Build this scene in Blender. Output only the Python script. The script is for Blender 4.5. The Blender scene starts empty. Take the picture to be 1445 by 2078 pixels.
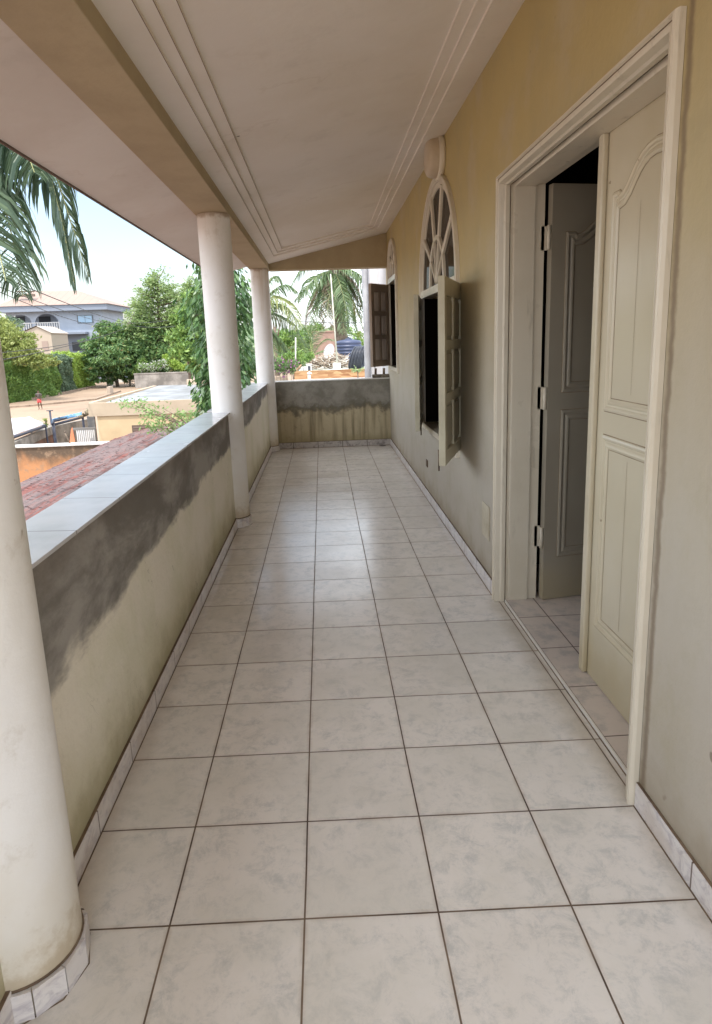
import bpy, bmesh, math, random
from mathutils import Vector, Matrix
from mathutils.geometry import tessellate_polygon
import numpy as np
random.seed(7)
S = bpy.context.scene
COL = S.collection
PI = math.pi

# ------------------------------------------------------------------ camera
CAM = (0.4322, -1.352, 1.3865); YAW, PITCH, ROLL, FPX = 0.0456, 0.2037, -0.0340, 1313.0
cyw, syw, cp, sp = math.cos(YAW), math.sin(YAW), math.cos(PITCH), math.sin(PITCH)
FW = Vector((syw*cp, cyw*cp, -sp)); R0 = Vector((cyw, -syw, 0)); U0 = R0.cross(FW)
RT = R0*math.cos(ROLL)+U0*math.sin(ROLL); UP = U0*math.cos(ROLL)-R0*math.sin(ROLL)
cd = bpy.data.cameras.new('camera'); co = bpy.data.objects.new('camera', cd); COL.objects.link(co)
M = Matrix(((RT.x, UP.x, -FW.x, CAM[0]), (RT.y, UP.y, -FW.y, CAM[1]), (RT.z, UP.z, -FW.z, CAM[2]), (0, 0, 0, 1)))
co.matrix_world = M
cd.sensor_fit = 'VERTICAL'; cd.sensor_height = 24; cd.sensor_width = 24
cd.lens = FPX/2078*24; cd.shift_y = -76/2078; cd.clip_start = 0.02; cd.clip_end = 3000
S.camera = co
CV = Vector(CAM)
def ray(u, v): return FW+RT*((u-722.5)/FPX)-UP*((v-963)/FPX)
def AT(u, v, Y):            # world point seen at photo pixel u,v on the vertical plane y = Y
    d = ray(u, v); return CV+d*((Y-CAM[1])/d.y)
def ON(u, v, z):            # the same on the level z
    d = ray(u, v); return CV+d*((z-CAM[2])/d.z)

# ------------------------------------------------------------------ world, sun, exposure
SUN_EL, SUN_AZ = math.radians(66), math.radians(203)   # azimuth clockwise from +Y
W = bpy.data.worlds.new('World'); S.world = W; W.use_nodes = True
nt = W.node_tree; nt.nodes.clear()
def wn(t, **k):
    n = nt.nodes.new(t)
    for a, b in k.items(): setattr(n, a, b)
    return n
wo = wn('ShaderNodeOutputWorld'); bg = wn('ShaderNodeBackground'); bg.inputs['Strength'].default_value = 0.15
sky = wn('ShaderNodeTexSky', sky_type='NISHITA', sun_disc=False)
sky.sun_elevation = SUN_EL; sky.sun_rotation = SUN_AZ; sky.dust_density = 3.0; sky.air_density = 1.2
tc = wn('ShaderNodeTexCoord'); mp = wn('ShaderNodeMapping'); mp.inputs['Scale'].default_value = (1, 1, 2.2)
mp.inputs['Location'].default_value = (0.35, 0.1, 0.0)
nz = wn('ShaderNodeTexNoise'); nz.inputs['Scale'].default_value = 2.1; nz.inputs['Detail'].default_value = 7; nz.inputs['Roughness'].default_value = .52
cr = wn('ShaderNodeValToRGB'); cr.color_ramp.elements[0].position = .38; cr.color_ramp.elements[1].position = .60; cr.color_ramp.elements[0].color = (.35, .35, .35, 1)
mx = wn('ShaderNodeMix', data_type='RGBA'); mx.inputs['B'].default_value = (9.0, 9.6, 10.2, 1)
L = nt.links.new
L(tc.outputs['Generated'], mp.inputs['Vector']); L(mp.outputs[0], nz.inputs['Vector']); L(nz.outputs['Fac'], cr.inputs['Fac'])
gd = ray(230, 400).normalized()
vd = wn('ShaderNodeVectorMath', operation='DOT_PRODUCT'); vd.inputs[1].default_value = tuple(gd)
gp = wn('ShaderNodeMapRange', interpolation_type='SMOOTHSTEP'); gp.inputs['From Min'].default_value = .925; gp.inputs['From Max'].default_value = 1.0; gp.inputs['To Min'].default_value = 1; gp.inputs['To Max'].default_value = .0
nn_ = wn('ShaderNodeMath', operation='MULTIPLY_ADD'); nn_.inputs[1].default_value = .06; mm_ = wn('ShaderNodeMath', operation='MULTIPLY')
L(tc.outputs['Generated'], vd.inputs[0]); L(nz.outputs['Fac'], nn_.inputs[0]); L(vd.outputs['Value'], nn_.inputs[2])
ns_ = wn('ShaderNodeMath', operation='SUBTRACT'); ns_.inputs[1].default_value = .032; L(nn_.outputs[0], ns_.inputs[0]); L(ns_.outputs[0], gp.inputs['Value'])
L(cr.outputs['Color'], mm_.inputs[0]); L(gp.outputs[0], mm_.inputs[1])
L(mm_.outputs[0], mx.inputs['Factor']); L(sky.outputs[0], mx.inputs['A']); L(mx.outputs['Result'], bg.inputs['Color']); L(bg.outputs[0], wo.inputs[0])
sl = bpy.data.lights.new('sun', 'SUN'); sl.energy = 2.0; sl.angle = math.radians(.6); sl.color = (1, .95, .87)
so = bpy.data.objects.new('sun', sl); COL.objects.link(so)
sd = Vector((math.sin(SUN_AZ)*math.cos(SUN_EL), math.cos(SUN_AZ)*math.cos(SUN_EL), math.sin(SUN_EL)))
so.rotation_euler = sd.to_track_quat('Z', 'Y').to_euler(); so.location = (0, 0, 30)
S.view_settings.view_transform = 'Standard'; S.view_settings.look = 'None'
S.view_settings.exposure = 1.15; S.view_settings.gamma = 1
try:
    S.cycles.max_bounces = 10; S.cycles.diffuse_bounces = 7; S.cycles.glossy_bounces = 4
    S.cycles.use_denoising = True; S.cycles.sample_clamp_indirect = 6
except Exception: pass

# ------------------------------------------------------------------ material helpers
def mat(name, color=(.5, .5, .5), rough=.7, noise=None, bump=None, metal=0, spec=.5, coat=0):
    """noise = (scale, second colour, low, high) blotches; bump = (scale, strength)"""
    m = bpy.data.materials.new(name); m.use_nodes = True; t = m.node_tree; b = t.nodes['Principled BSDF']
    b.inputs['Base Color'].default_value = (*color, 1); b.inputs['Roughness'].default_value = rough
    b.inputs['Metallic'].default_value = metal; b.inputs['Specular IOR Level'].default_value = spec
    if coat: b.inputs['Coat Weight'].default_value = coat
    if noise or bump:
        g = t.nodes.new('ShaderNodeTexCoord')
    if noise:
        n = t.nodes.new('ShaderNodeTexNoise'); n.inputs['Scale'].default_value = noise[0]; n.inputs['Detail'].default_value = 6; n.inputs['Roughness'].default_value = .6
        t.links.new(g.outputs['Object'], n.inputs['Vector'])
        r = t.nodes.new('ShaderNodeMapRange'); r.inputs['From Min'].default_value = noise[2]; r.inputs['From Max'].default_value = noise[3]
        t.links.new(n.outputs['Fac'], r.inputs['Value'])
        x = t.nodes.new('ShaderNodeMix'); x.data_type = 'RGBA'; x.inputs['A'].default_value = (*color, 1); x.inputs['B'].default_value = (*noise[1], 1)
        t.links.new(r.outputs[0], x.inputs['Factor']); t.links.new(x.outputs['Result'], b.inputs['Base Color'])
    if bump:
        n2 = t.nodes.new('ShaderNodeTexNoise'); n2.inputs['Scale'].default_value = bump[0]; n2.inputs['Detail'].default_value = 5
        t.links.new(g.outputs['Object'], n2.inputs['Vector'])
        bp = t.nodes.new('ShaderNodeBump'); bp.inputs['Strength'].default_value = bump[1]; bp.inputs['Distance'].default_value = .01
        t.links.new(n2.outputs['Fac'], bp.inputs['Height']); t.links.new(bp.outputs[0], b.inputs['Normal'])
    return m

class NG:
    """small node-graph writer working on world position"""
    def __init__(s, name, rough=.7):
        s.m = bpy.data.materials.new(name); s.m.use_nodes = True; s.t = s.m.node_tree; s.b = s.t.nodes['Principled BSDF']
        s.b.inputs['Roughness'].default_value = rough
        g = s.t.nodes.new('ShaderNodeNewGeometry'); s.pos = g.outputs['Position']
        x = s.t.nodes.new('ShaderNodeSeparateXYZ'); s.t.links.new(s.pos, x.inputs[0]); s.x, s.y, s.z = x.outputs
    def put(s, inp, v):
        if isinstance(v, (int, float)): inp.default_value = v
        elif isinstance(v, tuple): inp.default_value = v if len(v) == len(inp.default_value) else (*v, 1)
        else: s.t.links.new(v, inp)
    def ma(s, op, a, b=0, c=0):
        n = s.t.nodes.new('ShaderNodeMath'); n.operation = op
        for i, v in enumerate((a, b, c)): s.put(n.inputs[i], v)
        return n.outputs[0]
    def vec(s, x, y, z):
        n = s.t.nodes.new('ShaderNodeCombineXYZ')
        for i, v in enumerate((x, y, z)): s.put(n.inputs[i], v)
        return n.outputs[0]
    def noise(s, scale, detail=5, rough=.55, vec=None, stretch=None, dist=0, off=(0, 0, 0)):
        n = s.t.nodes.new('ShaderNodeTexNoise'); n.inputs['Scale'].default_value = scale; n.inputs['Detail'].default_value = detail
        n.inputs['Roughness'].default_value = rough; n.inputs['Distortion'].default_value = dist
        v = vec or s.pos
        if stretch or off != (0, 0, 0):
            mp = s.t.nodes.new('ShaderNodeMapping'); mp.inputs['Scale'].default_value = stretch or (1, 1, 1); mp.inputs['Location'].default_value = off
            s.t.links.new(v, mp.inputs[0]); v = mp.outputs[0]
        s.t.links.new(v, n.inputs['Vector']); return n.outputs['Fac']
    def white(s, vec):
        n = s.t.nodes.new('ShaderNodeTexWhiteNoise'); s.t.links.new(vec, n.inputs['Vector']); return n.outputs['Value'], n.outputs['Color']
    def ramp(s, v, lo, hi, a=0, b=1, smooth=True):
        n = s.t.nodes.new('ShaderNodeMapRange'); n.interpolation_type = 'SMOOTHSTEP' if smooth else 'LINEAR'
        s.put(n.inputs['Value'], v)
        for k, q in zip(('From Min', 'From Max', 'To Min', 'To Max'), (lo, hi, a, b)): s.put(n.inputs[k], q)
        return n.outputs[0]
    def mix(s, f, a, b):
        n = s.t.nodes.new('ShaderNodeMix'); n.data_type = 'RGBA'; s.put(n.inputs['Factor'], f); s.put(n.inputs['A'], a); s.put(n.inputs['B'], b)
        return n.outputs['Result']
    def col(s, v): s.put(s.b.inputs['Base Color'], v)
    def rough(s, v): s.put(s.b.inputs['Roughness'], v)
    def bump(s, h, strength=.3, dist=.005):
        n = s.t.nodes.new('ShaderNodeBump'); n.inputs['Strength'].default_value = strength; n.inputs['Distance'].default_value = dist
        s.put(n.inputs['Height'], h); s.t.links.new(n.outputs[0], s.b.inputs['Normal'])

# ------------------------------------------------------------------ mesh builder
class MB:
    def __init__(s): s.v = []; s.f = []; s.mi = []; s.sm = []; s.mat = None
    def add(s, vs, fs, mi=0, sm=False):
        o = len(s.v)
        for p in vs:
            p = Vector(p)
            if s.mat is not None: p = s.mat @ p
            s.v.append(p)
        for f in fs: s.f.append([o+i for i in f]); s.mi.append(mi); s.sm.append(sm)
    def box(s, x0, y0, z0, x1, y1, z1, mi=0):
        s.add([(x0, y0, z0), (x1, y0, z0), (x1, y1, z0), (x0, y1, z0), (x0, y0, z1), (x1, y0, z1), (x1, y1, z1), (x0, y1, z1)],
              [(0, 3, 2, 1), (4, 5, 6, 7), (0, 1, 5, 4), (1, 2, 6, 5), (2, 3, 7, 6), (3, 0, 4, 7)], mi)
    def tube(s, p, r, n=8, mi=0, cap=True, sm=True):
        """p list of points, r radius or list"""
        p = [Vector(q) for q in p]; k = len(p); rr = r if isinstance(r, (list, tuple)) else [r]*k
        vs = []; fs = []
        up = None
        for i, q in enumerate(p):
            t = (p[min(i+1, k-1)]-p[max(i-1, 0)]).normalized()
            if up is None: a = t.orthogonal().normalized()
            else: a = (up-t*up.dot(t)); a = a.normalized() if a.length > 1e-6 else t.orthogonal().normalized()
            up = a; b = t.cross(a)
            for j in range(n):
                an = 2*PI*j/n; vs.append(q+(a*math.cos(an)+b*math.sin(an))*rr[i])
        for i in range(k-1):
            for j in range(n): fs.append((i*n+j, i*n+(j+1) % n, (i+1)*n+(j+1) % n, (i+1)*n+j))
        s.add(vs, fs, mi, sm)
        if cap:
            s.add(vs[:n], [tuple(range(n-1, -1, -1))], mi); s.add(vs[-n:], [tuple(range(n))], mi)
    def lathe(s, prof, c, n=32, mi=0, sm=True, axis='Z'):
        vs = []
        for r, h in prof:
            for j in range(n):
                a = 2*PI*j/n
                vs.append((c[0]+r*math.cos(a), c[1]+r*math.sin(a), c[2]+h) if axis == 'Z' else (c[0]+h, c[1]+r*math.cos(a), c[2]+r*math.sin(a)))
        fs = []
        for i in range(len(prof)-1):
            for j in range(n): fs.append((i*n+j, i*n+(j+1) % n, (i+1)*n+(j+1) % n, (i+1)*n+j))
        s.add(vs, fs, mi, sm)
    def prism(s, loops, f3, d0, d1, mi=0):
        """loops: outer then holes of (a,b); f3(a,b,d) -> 3D; caps at d0 and d1 and side walls"""
        tri = tessellate_polygon([[Vector((a, b, 0)) for a, b in l] for l in loops])
        fl = [q for l in loops for q in l]
        for d in (d0, d1): s.add([f3(a, b, d) for a, b in fl], [tuple(t) for t in tri], mi)
        for l in loops:
            n = len(l)
            s.add([f3(a, b, d0) for a, b in l]+[f3(a, b, d1) for a, b in l], [(i, (i+1) % n, n+(i+1) % n, n+i) for i in range(n)], mi)
    def sweep(s, path, prof, f3, closed=True, mi=0):
        """path of (a,b) in a plane, prof of (outward offset, height); mitred corners; f3(a,b,h)"""
        n = len(path); pts = []
        for i in range(n):
            P = Vector(path[i]); A = Vector(path[i-1]) if (closed or i > 0) else None; B = Vector(path[(i+1) % n]) if (closed or i < n-1) else None
            def nor(u, v): d = (v-u).normalized(); return Vector((d.y, -d.x))
            if A is None: nn = nor(P, B); sc = 1
            elif B is None: nn = nor(A, P); sc = 1
            else:
                n1, n2 = nor(A, P), nor(P, B); nn = (n1+n2).normalized(); sc = 1/max(.4, nn.dot(n1))
            pts.append([(P+nn*sc*o, h) for o, h in prof])
        k = len(prof); vs = [f3(q.x, q.y, h) for r in pts for q, h in r]; fs = []
        for i in range(n if closed else n-1):
            j = (i+1) % n
            for a in range(k-1): fs.append((i*k+a, j*k+a, j*k+a+1, i*k+a+1))
        s.add(vs, fs, mi)
        if not closed: s.add([vs[a] for a in range(k)], [tuple(range(k))], mi); s.add([vs[(n-1)*k+a] for a in range(k)], [tuple(range(k))], mi)
    def build(s, name, mats, parent=None, bevel=0, at=None, label=None, fixn=True):
        me = bpy.data.meshes.new(name)
        off = Vector(at) if at is not None else Vector((0, 0, 0))
        base = off
        if parent is not None:
            pw = Vector((0, 0, 0)); q = parent
            while q is not None: pw += Vector(q.location); q = q.parent
            base = off if at is not None else pw
        me.from_pydata([tuple(p-base) for p in s.v], [], s.f)
        if not isinstance(mats, (list, tuple)): mats = [mats]
        for m in mats: me.materials.append(m)
        me.polygons.foreach_set('material_index', s.mi); me.polygons.foreach_set('use_smooth', s.sm)
        if fixn:
            bm = bmesh.new(); bm.from_mesh(me); bmesh.ops.remove_doubles(bm, verts=bm.verts, dist=1e-5); bmesh.ops.recalc_face_normals(bm, faces=bm.faces); bm.to_mesh(me); bm.free()
        me.update()
        o = bpy.data.objects.new(name, me); COL.objects.link(o)
        if parent is not None:
            o.parent = parent; o.location = base-pw
        else: o.location = base
        if bevel:
            b = o.modifiers.new('bevel', 'BEVEL'); b.width = bevel; b.segments = 2; b.limit_method = 'ANGLE'; b.angle_limit = math.radians(40)
        if label: o['label'] = label
        return o

def thing(name, label, cat, loc=(0, 0, 0), group=None):
    o = bpy.data.objects.new(name, None); COL.objects.link(o); o.location = loc; o.empty_display_size = .2
    o['label'] = label; o['category'] = cat
    if group: o['group'] = group
    return o
def tag(o, label, cat, group=None):
    o['label'] = label; o['category'] = cat
    if group: o['group'] = group
    return o
def struct(o, kind='structure'): o['kind'] = kind; return o
XW, XL, YF, Y0 = 1.315, -.285, 7.26, -1.95     # house wall, parapet inner face, far parapet, end behind the camera
PT = .895                                      # parapet top
GZ = -3.7                                      # street level
T = .33

# ------------------------------------------------------------------ materials of the balcony
def floor_mat():
    g = NG('floor_tiles', .3)
    yy = g.ma('SUBTRACT', g.y, g.ma('MULTIPLY', g.x, -.026))
    wob = g.ma('MULTIPLY', g.ma('SUBTRACT', g.noise(1.3, 2), .5), .006)
    a = g.ma('DIVIDE', g.ma('ADD', g.x, wob), T); b = g.ma('DIVIDE', g.ma('ADD', yy, wob), T)
    fa, fb = g.ma('FLOOR', a), g.ma('FLOOR', b)
    ca = g.ma('ABSOLUTE', g.ma('SUBTRACT', g.ma('SUBTRACT', a, fa), .5)); cb = g.ma('ABSOLUTE', g.ma('SUBTRACT', g.ma('SUBTRACT', b, fb), .5))
    e = g.ma('MAXIMUM', ca, cb)
    gr = g.ramp(e, .4915, .4945)
    cell = g.vec(fa, fb, 0); wv, wc = g.white(cell)
    # mottled glaze: offset the pattern per tile
    vm = g.t.nodes.new('ShaderNodeVectorMath'); vm.operation = 'MULTIPLY_ADD'; g.t.links.new(wc, vm.inputs[0]); vm.inputs[1].default_value = (7, 7, 7); g.t.links.new(g.pos, vm.inputs[2])
    n1 = g.noise(15, 10, .8, vec=vm.outputs[0], dist=.35); n2 = g.noise(3.2, 5, .6, vec=vm.outputs[0])
    c = g.mix(g.ramp(n1, .44, .68), (.83, .785, .745), (.575, .57, .56))
    c = g.mix(g.ma('MULTIPLY', g.ramp(n2, .4, .65), .55), c, (.69, .66, .60))
    c = g.mix(g.ma('MULTIPLY', wv, .32), c, (.64, .60, .55))
    dirt = g.ramp(e, .455, .495)
    c = g.mix(g.ma('MULTIPLY', g.ma('MULTIPLY', dirt, g.ramp(g.noise(9), .35, .7)), .35), c, (.36, .27, .19))
    sk = g.ramp(g.noise(21, 2, .5), .80, .815); c = g.mix(g.ma('MULTIPLY', sk, .6), c, (.16, .12, .09)); c = g.mix(g.ma('MULTIPLY', g.ramp(g.noise(.9, 6, .7), .46, .7), .16), c, (.45, .38, .28))
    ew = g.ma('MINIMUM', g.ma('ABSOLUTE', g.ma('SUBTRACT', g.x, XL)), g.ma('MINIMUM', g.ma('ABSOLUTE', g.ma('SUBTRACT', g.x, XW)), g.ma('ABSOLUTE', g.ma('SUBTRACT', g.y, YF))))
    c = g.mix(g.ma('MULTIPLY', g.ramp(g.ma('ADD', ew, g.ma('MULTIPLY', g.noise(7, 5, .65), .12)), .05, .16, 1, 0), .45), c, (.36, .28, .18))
    c = g.mix(gr, c, g.mix(g.ramp(g.noise(4, 5), .38, .66), (.075, .045, .03), (.20, .14, .095)))
    g.col(c)
    rg = g.ma('ADD', g.ramp(g.noise(2.3, 6), .3, .7, .17, .27), g.ma('MULTIPLY', gr, .5))
    g.rough(rg)
    sx = g.ma('MULTIPLY', g.ma('SUBTRACT', wv, .5), .25)
    tilt = g.ma('MULTIPLY', g.ma('SUBTRACT', a, fa), sx)
    h = g.ma('ADD', g.ma('MULTIPLY', gr, -1), g.ma('ADD', g.ma('MULTIPLY', tilt, 1), g.ma('MULTIPLY', g.noise(5, 2), .55)))
    g.bump(h, .35, .004); g.b.inputs['Specular IOR Level'].default_value = .5
    return g.m
def room_floor_mat():
    g = NG('room_tiles', .3)
    a = g.ma('DIVIDE', g.ma('SUBTRACT', g.x, 1.50), T); b = g.ma('DIVIDE', g.ma('SUBTRACT', g.y, .62), T)
    e = g.ma('MAXIMUM', g.ma('ABSOLUTE', g.ma('SUBTRACT', g.ma('FRACT', a), .5)), g.ma('ABSOLUTE', g.ma('SUBTRACT', g.ma('FRACT', b), .5)))
    gr = g.ramp(e, .490, .4935)
    c = g.mix(g.ramp(g.noise(11, 8, .7), .45, .65), (.60, .52, .46), (.44, .40, .37))
    g.col(g.mix(gr, c, (.10, .06, .045))); return g.m
def wall_mat():
    g = NG('ochre_plaster', .75)
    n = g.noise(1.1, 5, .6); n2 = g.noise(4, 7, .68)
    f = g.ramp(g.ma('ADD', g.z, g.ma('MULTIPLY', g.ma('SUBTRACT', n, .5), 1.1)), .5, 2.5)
    c = g.mix(f, (.45, .405, .34), (.475, .375, .165))  # paler below: faded paint, plus light bounced off the floor put into the colour
    c = g.mix(g.ma('MULTIPLY', g.ramp(n2, .42, .7), .32), c, (.34, .29, .17)); c = g.mix(g.ma('MULTIPLY', g.ramp(g.noise(1.9, 6, .65, off=(4, 2, 1)), .5, .68), .3), c, (.50, .44, .35))
    st = g.noise(2.5, 6, .6, stretch=(1, 1, .18))
    c = g.mix(g.ma('MULTIPLY', g.ramp(st, .5, .75), .18), c, (.30, .24, .14))
    # grime along the foot of the wall and beside the door casing
    foot = g.ramp(g.ma('ADD', g.z, g.ma('MULTIPLY', g.noise(7, 5), .22)), .16, .34, 1, 0)
    c = g.mix(g.ma('MULTIPLY', foot, .55), c, (.25, .19, .11))
    dj = g.ramp(g.ma('ABSOLUTE', g.ma('ADD', g.ma('SUBTRACT', g.y, .274), g.ma('MULTIPLY', g.ma('SUBTRACT', g.noise(14, 4), .5), .03))), .002, .022, 1, 0)
    c = g.mix(g.ma('MULTIPLY', dj, .75), c, (.17, .12, .075))
    sp_ = g.ramp(g.noise(9, 2, .5), .755, .78)
    c = g.mix(g.ma('MULTIPLY', sp_, .6), c, (.14, .10, .06))
    g.col(c); g.bump(g.ma('ADD', g.noise(45, 4), g.ma('MULTIPLY', g.noise(2.2, 3), 1.8)), .3, .006)
    return g.m
def parapet_mat(far=False):
    g = NG('stained_cement_far' if far else 'stained_cement', .85)
    if far:
        n = g.noise(1.8, 6, .65); n2 = g.noise(7, 7, .75)
        edge = g.ma('ADD', g.z, g.ma('ADD', g.ma('MULTIPLY', g.ma('SUBTRACT', n, .5), .22), g.ma('MULTIPLY', g.ma('SUBTRACT', n2, .5), .35)))
        f = g.ramp(edge, .50, .57)
        st = g.noise(13, 4, .55, stretch=(1, 1, .06))
        low = g.mix(g.ramp(st, .45, .68), (.46, .39, .255), (.24, .20, .12))
        low = g.mix(g.ma('MULTIPLY', g.ramp(g.noise(16, 5, .7), .55, .72), .35), low, (.13, .11, .08))
        top = g.mix(g.ramp(g.noise(4, 7, .7), .35, .65), (.17, .155, .125), (.29, .27, .23))
        c = g.mix(f, low, top)
        rim = g.ma('MULTIPLY', g.ramp(edge, .44, .52), g.ramp(edge, .53, .60, 1, 0))
        c = g.mix(g.ma('MULTIPLY', rim, .75), c, (.09, .078, .055))
        wl = g.ma('MULTIPLY', g.ramp(g.noise(9, 2, .5, stretch=(1, 1, .02), off=(3.3, 0, 0)), .70, .75), .5)
        c = g.mix(wl, c, (.5, .47, .40))
    else:
        n = g.noise(2.2, 5, .6, off=(0, 1.7, 0), stretch=(1, .6, 1)); n2 = g.noise(5.5, 8, .62, dist=.25, stretch=(1, .38, 1.15))
        # the ragged lower edge of the grey wash dips towards the near column
        base = g.ramp(g.y, .5, 6.5, .555, .72, smooth=False)
        edge = g.ma('SUBTRACT', g.ma('ADD', g.z, g.ma('ADD', g.ma('MULTIPLY', g.ma('SUBTRACT', n, .5), .26), g.ma('MULTIPLY', g.ma('SUBTRACT', n2, .5), .17))), base)
        f = g.ramp(edge, -.02, .03)
        low = g.mix(g.ramp(g.noise(2.5, 6, .6), .4, .7), (.85, .80, .69), (.76, .735, .58)); low = g.mix(g.ramp(g.ma('ADD', g.z, g.ma('MULTIPLY', g.noise(3, 5), .3)), .22, .55, .7, 0), low, (.50, .45, .27))
        low = g.mix(g.ma('MULTIPLY', g.ramp(g.noise(15, 6, .7), .6, .8), .3), low, (.30, .27, .18))
        t2 = g.noise(3.4, 8, .62, dist=.3, off=(0, 4, 2), stretch=(1, .5, 1.2))
        top = g.mix(g.ramp(t2, .42, .60), (.205, .192, .175), (.38, .36, .335))
        top = g.mix(g.ma('MULTIPLY', g.ramp(g.ma('ADD', g.z, g.ma('MULTIPLY', g.noise(4, 6), .3)), .88, 1.06), .6), top, (.16, .13, .105))
        c = g.mix(f, low, top)
        sp_ = g.ramp(g.noise(7.5, 2, .5, stretch=(1, 1, .5)), .765, .785)
        c = g.mix(g.ma('MULTIPLY', sp_, .8), c, (.10, .09, .07))
    foot = g.ramp(g.ma('ADD', g.z, g.ma('MULTIPLY', g.noise(6, 6, .65), .26)), .19, .36, 1, 0)
    c = g.mix(g.ma('MULTIPLY', foot, .6), c, (.29, .25, .13))
    hc = g.noise(2.4, 3, .5, dist=2.5, off=(0, 7, 1)); hl_ = g.ma('MULTIPLY', g.ramp(g.ma('ABSOLUTE', g.ma('SUBTRACT', hc, .5)), .0, .0035, 1, 0), g.ramp(g.noise(3.3), .55, .62)); c = g.mix(g.ma('MULTIPLY', hl_, .6), c, (.14, .12, .09))
    g.col(c); g.bump(g.ma('ADD', g.noise(28, 6, .65), g.ma('MULTIPLY', g.noise(3, 4), 2)), .5, .008)
    return g.m
def column_mat():
    g = NG('column_paint', .55)
    c = g.mix(g.ramp(g.noise(2.2, 5), .4, .7), (.84, .825, .81), (.77, .745, .70))
    foot = g.ramp(g.ma('ADD', g.z, g.ma('MULTIPLY', g.noise(4, 5), .5)), .25, .75, 1, 0)
    c = g.mix(g.ma('MULTIPLY', foot, .5), c, (.60, .50, .32))
    dr = g.ma('MULTIPLY', g.ramp(g.noise(9, 4, .6, stretch=(1, 1, .05)), .52, .70), g.ramp(g.ma('ADD', g.z, g.ma('MULTIPLY', g.noise(2.5, 4), 1.2)), 1.9, 2.9)); c = g.mix(g.ma('MULTIPLY', dr, .6), c, (.50, .40, .27))
    c = g.mix(g.ma('MULTIPLY', g.ramp(g.noise(7, 7, .72, off=(5, 5, 0)), .56, .68), .28), c, (.52, .46, .38))
    lf = g.ramp(g.ma('ADD', g.z, g.ma('MULTIPLY', g.noise(12, 5, .7), .3)), .22, .33, 1, 0); c = g.mix(g.ma('MULTIPLY', lf, .6), c, (.42, .31, .17))
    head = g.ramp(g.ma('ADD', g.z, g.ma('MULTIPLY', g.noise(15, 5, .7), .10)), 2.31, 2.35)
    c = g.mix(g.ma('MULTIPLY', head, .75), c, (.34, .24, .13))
    c = g.mix(g.ma('MULTIPLY', g.ramp(g.noise(11, 4, .6, stretch=(1, 1, .5)), .69, .74), .45), c, (.34, .28, .2))
    g.col(c); c = g.mix(g.ma('MULTIPLY', g.ramp(g.noise(18, 3, .6, off=(2, 0, 0)), .72, .76), .35), c, (.40, .34, .27)); g.col(c); g.bump(g.ma('ADD', g.noise(24, 5), g.ma('MULTIPLY', g.noise(3.5, 3, .5, stretch=(1, 1, .4)), 5)), .35, .006); return g.m
def skirt_mat():
    g = NG('skirting_tiles', .3)
    n = g.noise(14, 6, .7, stretch=(1, 1, 2.0), dist=1.2)
    c = g.mix(g.ramp(n, .45, .68), (.74, .70, .68), (.52, .48, .50))
    j = g.ma('MAXIMUM', g.ramp(g.ma('ABSOLUTE', g.ma('SUBTRACT', g.ma('FRACT', g.ma('DIVIDE', g.ma('ADD', g.y, .004), T)), .5)), .489, .494),
             0)
    c = g.mix(g.ma('MULTIPLY', g.ramp(g.noise(8), .4, .7), .4), c, (.40, .30, .22))
    g.col(g.mix(j, c, (.12, .08, .06))); return g.m
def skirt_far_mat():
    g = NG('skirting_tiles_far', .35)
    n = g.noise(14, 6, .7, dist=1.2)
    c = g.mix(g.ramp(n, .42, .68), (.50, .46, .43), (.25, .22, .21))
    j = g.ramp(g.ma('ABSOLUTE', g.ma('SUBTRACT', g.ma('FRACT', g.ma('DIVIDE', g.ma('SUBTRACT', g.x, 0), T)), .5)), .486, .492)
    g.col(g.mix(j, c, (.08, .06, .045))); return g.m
def paint_mat(name, base, dark, rough=.45, streak=(1, 1, .15), amt=.5, coat=0, st=.45):
    g = NG(name, rough)
    c = g.mix(g.ma('MULTIPLY', g.ramp(g.noise(3, 6, .6), .4, .75), amt), base, dark)
    c = g.mix(g.ma('MULTIPLY', g.ramp(g.noise(22, 5, .7, stretch=streak), .55, .75), st), c, tuple(.45*q for q in dark))
    g.col(c); g.rough(g.ramp(g.noise(5, 4), .3, .7, rough-.08, rough+.1)); g.bump(g.noise(35, 4, .6, stretch=(1, 1, .2)), .18, .003)
    return g.m

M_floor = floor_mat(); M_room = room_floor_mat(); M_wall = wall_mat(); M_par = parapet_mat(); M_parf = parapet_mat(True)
M_col = column_mat(); M_sk = skirt_mat(); M_skf = skirt_far_mat()
def ceil_mat(name, a, b, sp):
    g = NG(name, .85); c = g.mix(g.ramp(g.noise(.9, 6, .6), .38, .68), a, b)
    c = g.mix(g.ma('MULTIPLY', g.ramp(g.noise(2.6, 7, .7, off=(3, 1, 0)), .55, .72), .22), c, tuple(.72*q for q in b))
    rg_ = g.ma('ABSOLUTE', g.ma('SUBTRACT', g.noise(1.1, 5, .6, off=(1, 5, 0)), .56)); c = g.mix(g.ma('MULTIPLY', g.ramp(rg_, .0, .012, 1, 0), g.ma('MULTIPLY', g.ramp(g.noise(2.0), .5, .65), .16)), c, (.42, .33, .22))
    c = g.mix(g.ma('MULTIPLY', g.ramp(g.noise(13, 1, .5), sp, sp+.012), .8), c, (.10, .07, .05))
    g.col(c); g.bump(g.ma('ADD', g.noise(22, 5), g.ma('MULTIPLY', g.noise(1.6, 3), 6)), .22, .006); return g.m
M_ceil = ceil_mat('ceiling_paint', (.81, .76, .69), (.74, .68, .59), .83)
M_sof = ceil_mat('soffit_paint', (.73, .685, .62), (.64, .58, .51), .80)
M_beam = mat('beam_plaster', (.44, .355, .22), .85, (3.0, (.37, .295, .18), .4, .7), (22, .3))
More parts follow.
